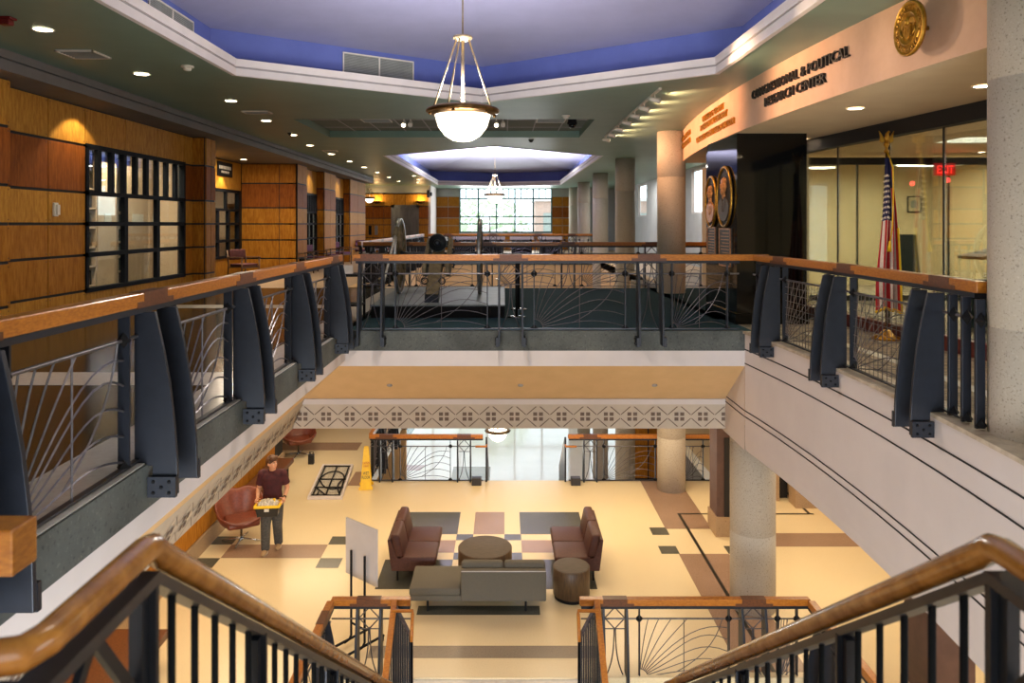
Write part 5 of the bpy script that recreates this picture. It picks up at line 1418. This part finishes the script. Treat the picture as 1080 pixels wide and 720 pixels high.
def picture(x,z,w,h,label,k,y=18.9):
    t = thing('framed_picture',label,'picture',(x,y,z))
    m = MB()
    for a,b,c,d in ((-w/2,w/2,h/2-.03,h/2),(-w/2,w/2,-h/2,-h/2+.03),(-w/2,-w/2+.03,-h/2,h/2),(w/2-.03,w/2,-h/2,h/2)): m.box(a,b,-.03,0,c,d,'black')
    m.build('frame',t)
    m = MB(); m.box(-w/2+.03,w/2-.03,-.015,0,-h/2+.03,h/2-.03,'beigew'); m.build('mount',t)
    m = MB(); m.prism([(-w*.25,-h*.2),(w*.2,-h*.25),(w*.27,h*.1),(0,h*.27),(-w*.28,h*.15)],-.02,-.015,lambda a,b,c:(a,c,b),k); m.build('print',t)
picture(10.65-.2,E+.50,.36,.42,'small framed print on the beige wall left of the exit sign','vent',18.88)
t = thing('ceiling_tube_light','slim white tube light left of the exit sign in the reading room','light',(9.6,17,2.82),group='reading room tube lights')
m = MB(); m.box(-.55,.55,-.06,.06,.02,.08,'ivory'); m.build('housing',t)
m = MB(); m.box(-.53,.53,-.05,.05,0,.02,'tube'); m.build('tube',t)
dup(t,(10.55,16.2,2.82),0,'slim white tube light right of the exit sign in the reading room')
t = thing('brochure_holder','clear acrylic holder with white print lines on the glass front base','holder',(6.9,10.6,FL))
m = MB(); m.box(-.18,.18,-.1,.1,0,.75,'black'); m.build('stand',t)
m = MB()
for z in (.76,.80,.84): m.box(-.1,.1,-.11,-.10,z,z+.015,'ivory')
m.build('print_lines',t)

# ------------------------------------------------------------------ things in the offices
def bookcase(x,y0,y1,label,h=2.2):
    t = thing('bookcase',label,'bookcase',(x,(y0+y1)/2,FL))
    m = MB(); m.box(x-.45,x-.42,y0,y1,FL,FL+h,'shelfb'); m.box(x-.45,x,y0,y0+.03,FL,FL+h,'shelfb'); m.box(x-.45,x,y1-.03,y1,FL,FL+h,'shelfb')
    for i in range(7): m.box(x-.45,x,y0,y1,FL+.05+i*(h-.08)/6,FL+.08+i*(h-.08)/6,'shelfb')
    m.build('carcass',t,world=True)
    m = MB(); R = random.Random(int(y0*10)); 
    for i in range(6):
        y = y0+.05
        while y < y1-.1:
            w = R.uniform(.03,.06); hh = R.uniform(.22,.29); m.box(x-.32,x-.06,y,y+w-.004,FL+.08+i*(h-.08)/6,FL+.08+i*(h-.08)/6+hh,R.choice(['book','book','frameb','brownp'])); y += w
    o = m.build('books',t,world=True,weld=False); o['kind'] = 'stuff'
bookcase(-7.52,12.4,13.64,'tall bookcase of dark green books at the left of the large window')
bookcase(-9.2,17.6,20.6,'bookcase seen through the alcove window under the small sign')
for i,(y0,y1,lb) in enumerate(((13.66,14.3,'beige stack end panel in the middle of the large window'),(14.7,15.55,'beige stack end panel right in the large window'),(15.62,15.98,'beige stack end panel at the right edge of the large window'))):
    t = MB(); t.box(-7.6,-7.5,y0,y1,FL,FL+2.7,'shelfb'); t.box(-7.502,-7.49,y0+.2,y1-.2,FL+1.55,FL+1.75,'ivory'); tag(t.build('stack_end_panel'),lb,'panel')
bookcase(-8.6,24.0,30.5,'bookcase behind the two far windows of the panelled wall')

# ------------------------------------------------------------------ outside
def tree(x,y,h,r,label,seed):
    R = random.Random(seed); t = thing('tree',label,'tree',(x,y,GF-.1),group='hazy trees outside the end window')
    m = MB(); m.tube([(0,0,0),(.1,0,h*.45),(0,.1,h*.8)],[.25,.18,.06],'brownp',8); m.build('trunk',t)
    m = MB()
    for i in range(420):
        a = R.uniform(0,2*pi); v = R.uniform(-1,1); q = r*R.uniform(.3,1)**.6; c = (q*sqrt(1-v*v)*cos(a),q*sqrt(1-v*v)*sin(a),h*.72+q*v*.8)
        k = R.uniform(.25,.5); ax = Vector((R.gauss(0,1),R.gauss(0,1),R.gauss(0,1))).normalized(); b2 = ax.orthogonal().normalized(); b3 = ax.cross(b2)
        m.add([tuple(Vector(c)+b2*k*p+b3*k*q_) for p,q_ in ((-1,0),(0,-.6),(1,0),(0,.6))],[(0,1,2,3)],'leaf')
    m.build('crown',t,recalc=False,weld=False)
tree(-1.5,75,14.2,4.2,'pale hazy tree outside in the middle of the end window',1)
tree(-7.5,82,12.8,3.6,'smaller hazy tree outside at the left of the end window',2)
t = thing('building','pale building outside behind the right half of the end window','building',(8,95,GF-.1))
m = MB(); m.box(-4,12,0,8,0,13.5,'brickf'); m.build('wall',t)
m = MB(); m.box(-4.4,12.4,-.4,8,13.5,13.9,'white'); m.build('roof_edge',t)
for i in range(5):
    m = MB(); m.box(-3+i*3,-1.6+i*3,-.06,0,9.5,12,'vent'); m.build('window',t)
# ------------------------------------------------------------------ the person with the tote
PX,PY = -4.27,13.62
t = thing('person','person in a maroon t-shirt and dark jeans walking with a yellow tote, head turned aside','person',(PX,PY,LF),radians(6))
def rem(o, v, sm=4, fac=.5):
    k = o.modifiers.new('skin_over','REMESH'); k.mode = 'VOXEL'; k.voxel_size = v; k.use_smooth_shade = True
    k = o.modifiers.new('relax','SMOOTH'); k.iterations = sm; k.factor = fac
    return o
HP = {}
def J(p, r): return p, r
hipz = .90
HD = Vector((.0,-.05,1.605))           # head centre
ha = radians(52)                        # head turned towards the image right
fx = Vector((sin(ha),-cos(ha),0)); rx_ = Vector((cos(ha),sin(ha),0)); uz = Vector((0,0,1))
def hp(a,b,c): return tuple(HD+rx_*a+fx*b+uz*c)
def ellip(m, c, ra, rb, rc, k, fr=None):
    v = MB(); v.ball((0,0,0),1,k,16)
    if fr: m.add([tuple(Vector(c)+rx_*p[0]*ra+fx*p[1]*rb+uz*p[2]*rc) for p in v.v],v.f,k,True)
    else: m.add([(c[0]+p[0]*ra,c[1]+p[1]*rb,c[2]+p[2]*rc) for p in v.v],v.f,k,True)
SH = {-1:(-.185,.0,1.405), 1:(.185,.0,1.405)}
EL = {-1:(-.255,.05,1.13), 1:(.255,.05,1.13)}
WR = {-1:(-.235,-.17,1.005), 1:(.24,-.17,1.0)}
HAND = {-1:(-.232,-.255,.985), 1:(.236,-.255,.98)}
HIP = {-1:(-.09,0,.90), 1:(.09,.0,.90)}
KN = {-1:(-.095,-.14,.50), 1:(.09,-.02,.48)}
AN = {-1:(-.10,-.13,.09), 1:(.085,.12,.10)}
m = MB()
m.lathe([(.13,.86),(.155,.95),(.135,1.08),(.15,1.22),(.15,1.34),(.13,1.40),(.075,1.45),(.055,1.48)],(0,0,0),'skin',20,f=lambda x,y,z:(x*1.08,y*.68,z))
m.tube([(0,.01,1.43),(0,-.015,1.50),(0,-.035,1.56)],[.062,.054,.056],'skin',14)
ellip(m,tuple(HD+uz*.02),.073,.093,.105,'skin',1)
ellip(m,hp(0,.03,-.05),.055,.065,.06,'skin',1); ellip(m,hp(0,.062,-.088),.03,.03,.026,'skin',1)
m.tube([hp(0,.085,.03),hp(0,.108,-.01),hp(0,.118,-.025)],[.010,.013,.016],'skin',8)
ellip(m,hp(0,.088,.035),.045,.018,.012,'skin',1); ellip(m,hp(0,.09,-.055),.026,.016,.014,'skin',1)
for s in (-1,1):
    ellip(m,hp(s*.076,-.005,.0),.012,.022,.034,'skin',1); ellip(m,hp(s*.036,.070,-.018),.024,.02,.022,'skin',1)
for s in (-1,1):
    m.ball(SH[s],.046,'skin',14); m.tube([SH[s],tuple(lerp(SH[s][k],EL[s][k],.5) for k in range(3)),EL[s]],[.046,.047,.042],'skin',14)
    m.ball(EL[s],.042,'skin',12); m.tube([EL[s],tuple(lerp(EL[s][k],WR[s][k],.35) for k in range(3)),WR[s]],[.042,.042,.027],'skin',14)
    m.ball(WR[s],.027,'skin',10)
    # palm at the tote's end wall, fingers curled under the rim, thumb over it
    W = Vector(WR[s]); H = Vector(HAND[s]); m.tube([tuple(W),tuple(W.lerp(H,.5)),tuple(H)],[.027,.036,.036],'skin',12)
    for i in range(4):
        L = (.052,.060,.056,.044)[i]; b = H+Vector((0,-.028+.0*i,.026-.019*i))
        p1 = b+Vector((-s*.012,-L*.55,-.006)); p2 = p1+Vector((-s*.026,-L*.32,-.006)); p3 = p2+Vector((-s*.022,-.004,.002))
        m.tube([tuple(b),tuple(p1),tuple(p2),tuple(p3)],[.0105,.0100,.0092,.0075],'skin',8)
    b = W.lerp(H,.45)+Vector((-s*.012,-.01,.028)); p1 = b+Vector((-s*.03,-.022,.022)); p2 = p1+Vector((-s*.028,-.02,.0))
    m.tube([tuple(b),tuple(p1),tuple(p2)],[.0135,.012,.009],'skin',8)
    m.ball(HIP[s],.10,'skin',14); m.tube([HIP[s],KN[s]],[.095,.058],'skin',14); m.ball(KN[s],.058,'skin',12); m.tube([KN[s],tuple(lerp(KN[s][k],AN[s][k],.3) for k in range(3)),AN[s]],[.056,.056,.036],'skin',14); m.ball(AN[s],.036,'skin',10)
rem(m.build('body',t,weld=False,recalc=False),.007,3)
m = MB()
m.lathe([(.145,.90),(.165,.93),(.165,1.0),(.155,1.1),(.172,1.24),(.19,1.34),(.172,1.415),(.10,1.455),(.07,1.47)],(0,0,0),'shirt',24,f=lambda x,y,z:(x*1.08+.006*sin(z*40),y*.74+.008*sin(z*33+x*9),z))
for s in (-1,1):
    e = tuple(lerp(SH[s][k],EL[s][k],.72) for k in range(3)); c = (SH[s][0]*.8,0,SH[s][2]+.012)
    m.ball(SH[s],.084,'shirt',14); m.tube([(0,0,1.425),c],[.06,.075],'shirt',14)
    m.tube([c,SH[s],tuple(lerp(SH[s][k],EL[s][k],.35) for k in range(3)),e],[.07,.079,.074,.078],'shirt',16)
rem(m.build('t_shirt',t,weld=False,recalc=False),.009,3)
m = MB()
m.lathe([(.10,.80),(.15,.86),(.165,.93),(.155,1.0)],(0,0,0),'jeans',22,f=lambda x,y,z:(x*1.08,y*.76,z))
for s in (-1,1):
    K = KN[s]; A = AN[s]; m.ball(HIP[s],.112,'jeans',14)
    m.tube([HIP[s],tuple(lerp(HIP[s][k],K[k],.5) for k in range(3)),K],[.116,.104,.090],'jeans',16); m.ball(K,.090,'jeans',12)
    m.tube([K,tuple(lerp(K[k],A[k],.35) for k in range(3)),tuple(lerp(K[k],A[k],.7) for k in range(3)),(A[0],A[1],A[2]-.02)],[.090,.086,.082,.078],'jeans',16)
    for q in (.8,.9): p = tuple(lerp(K[k],A[k],q) for k in range(3)); m.ball(p,.073,'jeans',12,(1,1,.3))
rem(m.build('jeans',t,weld=False,recalc=False),.010,2)
for s in (-1,1):
    A = AN[s]; m = MB(); ty = A[1]
    tip = .0 if s < 0 else .0
    m.ball((A[0],ty+.01,.055),.055,'shoe',14,(.85,1.1,1.0)); m.ball((A[0]+s*.008,ty-.12,.04),.05,'shoe',14,(.95,1.35,.85)); m.tube([(A[0],ty+.02,.05),(A[0]+s*.006,ty-.12,.042)],[.05,.047],'shoe',14); m.tube([(A[0],ty,.05),(A[0],ty,.12)],[.048,.05],'shoe',14)
    o = rem(m.build('shoe',t,weld=False,recalc=False),.009,2)
    m = MB(); pts = [(.045*cos(a)*(1 if sin(a)>-.2 else 1.05),(.05*sin(a)+.02 if sin(a)>0 else .17*sin(a)+.02)) for a in [i*2*pi/20 for i in range(20)]]
    m.prism(pts,.0,.024,lambda a,b,w:(A[0]+a+s*.004*(b<0),ty+b,w),'ivory'); m.build('sole',o)
m = MB()
def hairp(a,b,c): return hp(a,b,c)
ellip(m,hp(0,-.02,.06),.094,.106,.092,'hair',1); ellip(m,hp(.0,-.055,.01),.088,.066,.092,'hair',1)
R = random.Random(3)
for i in range(26):
    a = R.uniform(-.065,.065); q = R.uniform(-.02,.075)
    m.ball(hp(a,q,.135+R.uniform(-.02,.018)-abs(q)*.25-abs(a)*.2),R.uniform(.018,.028),'hair',8)
for a in (-.05,-.025,0,.025,.05): m.tube([hp(a,.05,.135),hp(a*1.1,.082,.112),hp(a*1.2+.01,.092,.084)],[.026,.022,.012],'hair',8)
for s in (-1,1): m.tube([hp(s*.076,.02,.06),hp(s*.079,.022,.015)],[.020,.012],'hair',8)
rem(m.build('hair',t,weld=False,recalc=False),.008,1)
for s in (-1,1):
    m = MB(); m.ball(hp(s*.032,.083,.018),.010,'ivory',10); m.ball(hp(s*.032+.003,.0905,.018),.005,'black',8); m.build('eye',t)
    m = MB(); m.tube([hp(s*.016,.100,.037),hp(s*.034,.098,.043),hp(s*.052,.086,.037)],.0045,'hair',6); m.build('eyebrow',t)
m = MB(); m.tube([hp(-.022,.099,-.055),hp(0,.107,-.054),hp(.022,.099,-.055)],.0045,'redp',6); m.build('mouth',t)
m = MB(); wv = Vector(WR[1]).lerp(Vector(EL[1]),.12); dd = (Vector(WR[1])-Vector(EL[1])).normalized(); m.tube([tuple(wv-dd*.012),tuple(wv+dd*.012)],.034,'black',14); m.build('wristwatch',t)
T = thing('tote','black tote with a yellow rim carried in front by the person','tote',(PX+.03,PY-.33,LF+.90),radians(6))
def ring(m, hx0,hy0,z0,hx1,hy1,z1,k): 
    vs = [(-hx0,-hy0,z0),(hx0,-hy0,z0),(hx0,hy0,z0),(-hx0,hy0,z0),(-hx1,-hy1,z1),(hx1,-hy1,z1),(hx1,hy1,z1),(-hx1,hy1,z1)]
    m.add(vs,[(i,(i+1)%4,4+(i+1)%4,4+i) for i in range(4)],k); return vs
m = MB(); v = ring(m,.175,.12,-.12,.205,.145,.055,'blackp'); m.add(v[:4],[(3,2,1,0)],'blackp'); m.add([(-.2,-.14,.03),(.2,-.14,.03),(.2,.14,.03),(-.2,.14,.03)],[(0,1,2,3)],'blackp'); m.build('bin',T,bevel=.008)
m = MB()
for a in ((-.225,.225,-.165,-.13),(-.225,.225,.13,.165),(-.225,-.19,-.13,.13),(.19,.225,-.13,.13)): m.box(*a,.045,.085,'yellow')
m.build('rim',T,bevel=.006)
m = MB(); m.box(-.04,.04,-.172,-.150,-.01,.04,'ivory'); m.build('label_plate',T)
m = MB(); m.box(.085,.125,-.04,.0,.09,.17,'yellow'); m.build('bottle_cap',T,bevel=.006)
b = MB(); R = random.Random(11); n1,n2 = 18,12
for i in range(n1):
    for j in range(n2):
        pass
vs = []; fs = []
for i in range(n1+1):
    for j in range(n2+1):
        a = i/n1*2-1; c = j/n2*2-1; h = max(0,(1-a*a)*(1-c*c))**.45
        vs.append((a*.185,c*.12,.05+.10*h+R.uniform(-.022,.022)*(h>.1)))
for i in range(n1):
    for j in range(n2): fs.append((i*(n2+1)+j,(i+1)*(n2+1)+j,(i+1)*(n2+1)+j+1,i*(n2+1)+j+1))
b.add(vs,fs,'film'); o = b.build('plastic_wrap',loc=(PX+.03,PY-.33,LF+.90)); o.rotation_euler = (0,0,radians(6)); tag(o,'crumpled clear plastic wrap lying in the yellow rimmed tote','wrap')

# ------------------------------------------------------------------ light
W = bpy.data.worlds.new('daylight'); S.world = W; W.use_nodes = True
nt = W.node_tree; bg = nt.nodes['Background']; bg.inputs[0].default_value = (.86,.94,1.,1); bg.inputs[1].default_value = 4.
WARM = (1.,.79,.52); SOFT = (1.,.84,.64)
def down(x,y,z,e,sx=1.,sy=1.,c=WARM,sp=None): lamp('AREA','overhead_light',(x,y,z),e,c,sx,rot=(0,0,0),sy=sy,spread=sp)
# lower level: warm ceiling fixtures under the balconies
for x,y,e in ((-4.6,10.0,58),(-4.6,14.0,62),(-4.6,18.0,58),(-1.6,13.4,60),(1.3,13.4,60),(-.15,16.1,50),(2.8,15.4,58),(5.6,12.0,64),(5.6,15.,48),(5.8,8.0,70)):
    down(x,y,LC-.03,e*.85,1.7,1.7)
down(-4.6,6.0,LC-.03,50,.7,.7)
lamp('AREA','window_daylight',(0,-1.8,1.9),105,(.9,.95,1.),5.,rot=(pi/2,0,0),sy=2.6)  # added cool fill behind the camera; the rear wall has no window
lamp('AREA','window_daylight',(.5,-1.8,-2.6),1150,(.82,.91,1.),6.,rot=(pi/2,0,0),sy=3.2)  # second added fill, low behind the stair, lifting the balcony faces
# entrance hall: cool daylight through the glazing plus soft fixtures
for x,y in ((-4,26),(1,26),(1,33),(-4,34)): down(x,y,LC-.1 if y > 33 else -1.9,55,2,2,(1.,.95,.9))
lamp('AREA','end_window_daylight',(.08,43.2,2.3),300,(.95,.98,1.),5.2,rot=(-pi/2,0,0),sy=2.4)
# coffers
lamp('SPOT','pendant_uplight',(-.485,8.6,E+1.40),350,(1.,.93,.87),.25,rot=(pi,0,0),spot=radians(166),blend=.25)
lamp('POINT','pendant_downlight',(-.485,8.6,E+.86),175,(1.,.90,.80),.25)
lamp('SPOT','pendant_uplight',(-.40,31,E+1.32),5000,(1.,.95,.9),.3,rot=(pi,0,0),spot=radians(160),blend=.3)
lamp('POINT','pendant_downlight',(-.22,24.0,-5.8),60,(1.,.9,.75),.2)
lamp('POINT','pendant_glow',(-6.75,37,E+1.1),25,(1.,.75,.45),.15)
# upper floor overhead lights
for x,y,e in ((-.3,20.5,60),(1.0,26,60),(-3,28,50)): down(x,y,CE-.06,e,.8,.8,(1,.92,.8))
down(5.6,26,CE-.06,90,1,1,(1,.97,.93)); down(5.6,34,CE-.06,90,1,1,(1,.97,.93))
down(0.6,3.2,CE+.6,40,1.2,1.2,(1,.86,.74))  # unseen near lamp added overhead as fill, no fitting modelled
# reading room behind the glass
for x,y,e in ((6.6,16.8,200),(9.2,16.8,200),(7.6,12.,200),(7.8,8.,120)): down(x,y,2.86,e,.8,.8,(1.,.87,.68))
# offices
for y in (10.5,14,19.5,25,29.5): down(-7.05,y,3.3,150,.8,.8,(1.,.84,.62))

# ------------------------------------------------------------------ camera
cam = bpy.data.cameras.new('camera'); co = bpy.data.objects.new('camera',cam); COL.objects.link(co)
co.location = (0,0,E); co.rotation_euler = (pi/2,0,0)
cam.sensor_width = 36; cam.lens = 26.; cam.shift_x = 8/1080; cam.shift_y = -124/1080; cam.clip_start = .05; cam.clip_end = 300
cam.dof.use_dof = True; cam.dof.focus_distance = 11.; cam.dof.aperture_fstop = 4.
S.camera = co
S.view_settings.view_transform = 'Standard'; S.view_settings.look = 'None'; S.view_settings.gamma = 1.; S.view_settings.use_curve_mapping = False
S.view_settings.exposure = 0.
c = S.cycles
c.use_denoising = True; c.max_bounces = 8; c.diffuse_bounces = 4; c.glossy_bounces = 4; c.transparent_max_bounces = 16; c.transmission_bounces = 4
c.sample_clamp_indirect = 4.; c.sample_clamp_direct = 0.; c.caustics_reflective = False; c.caustics_refractive = False; c.blur_glossy = 1.
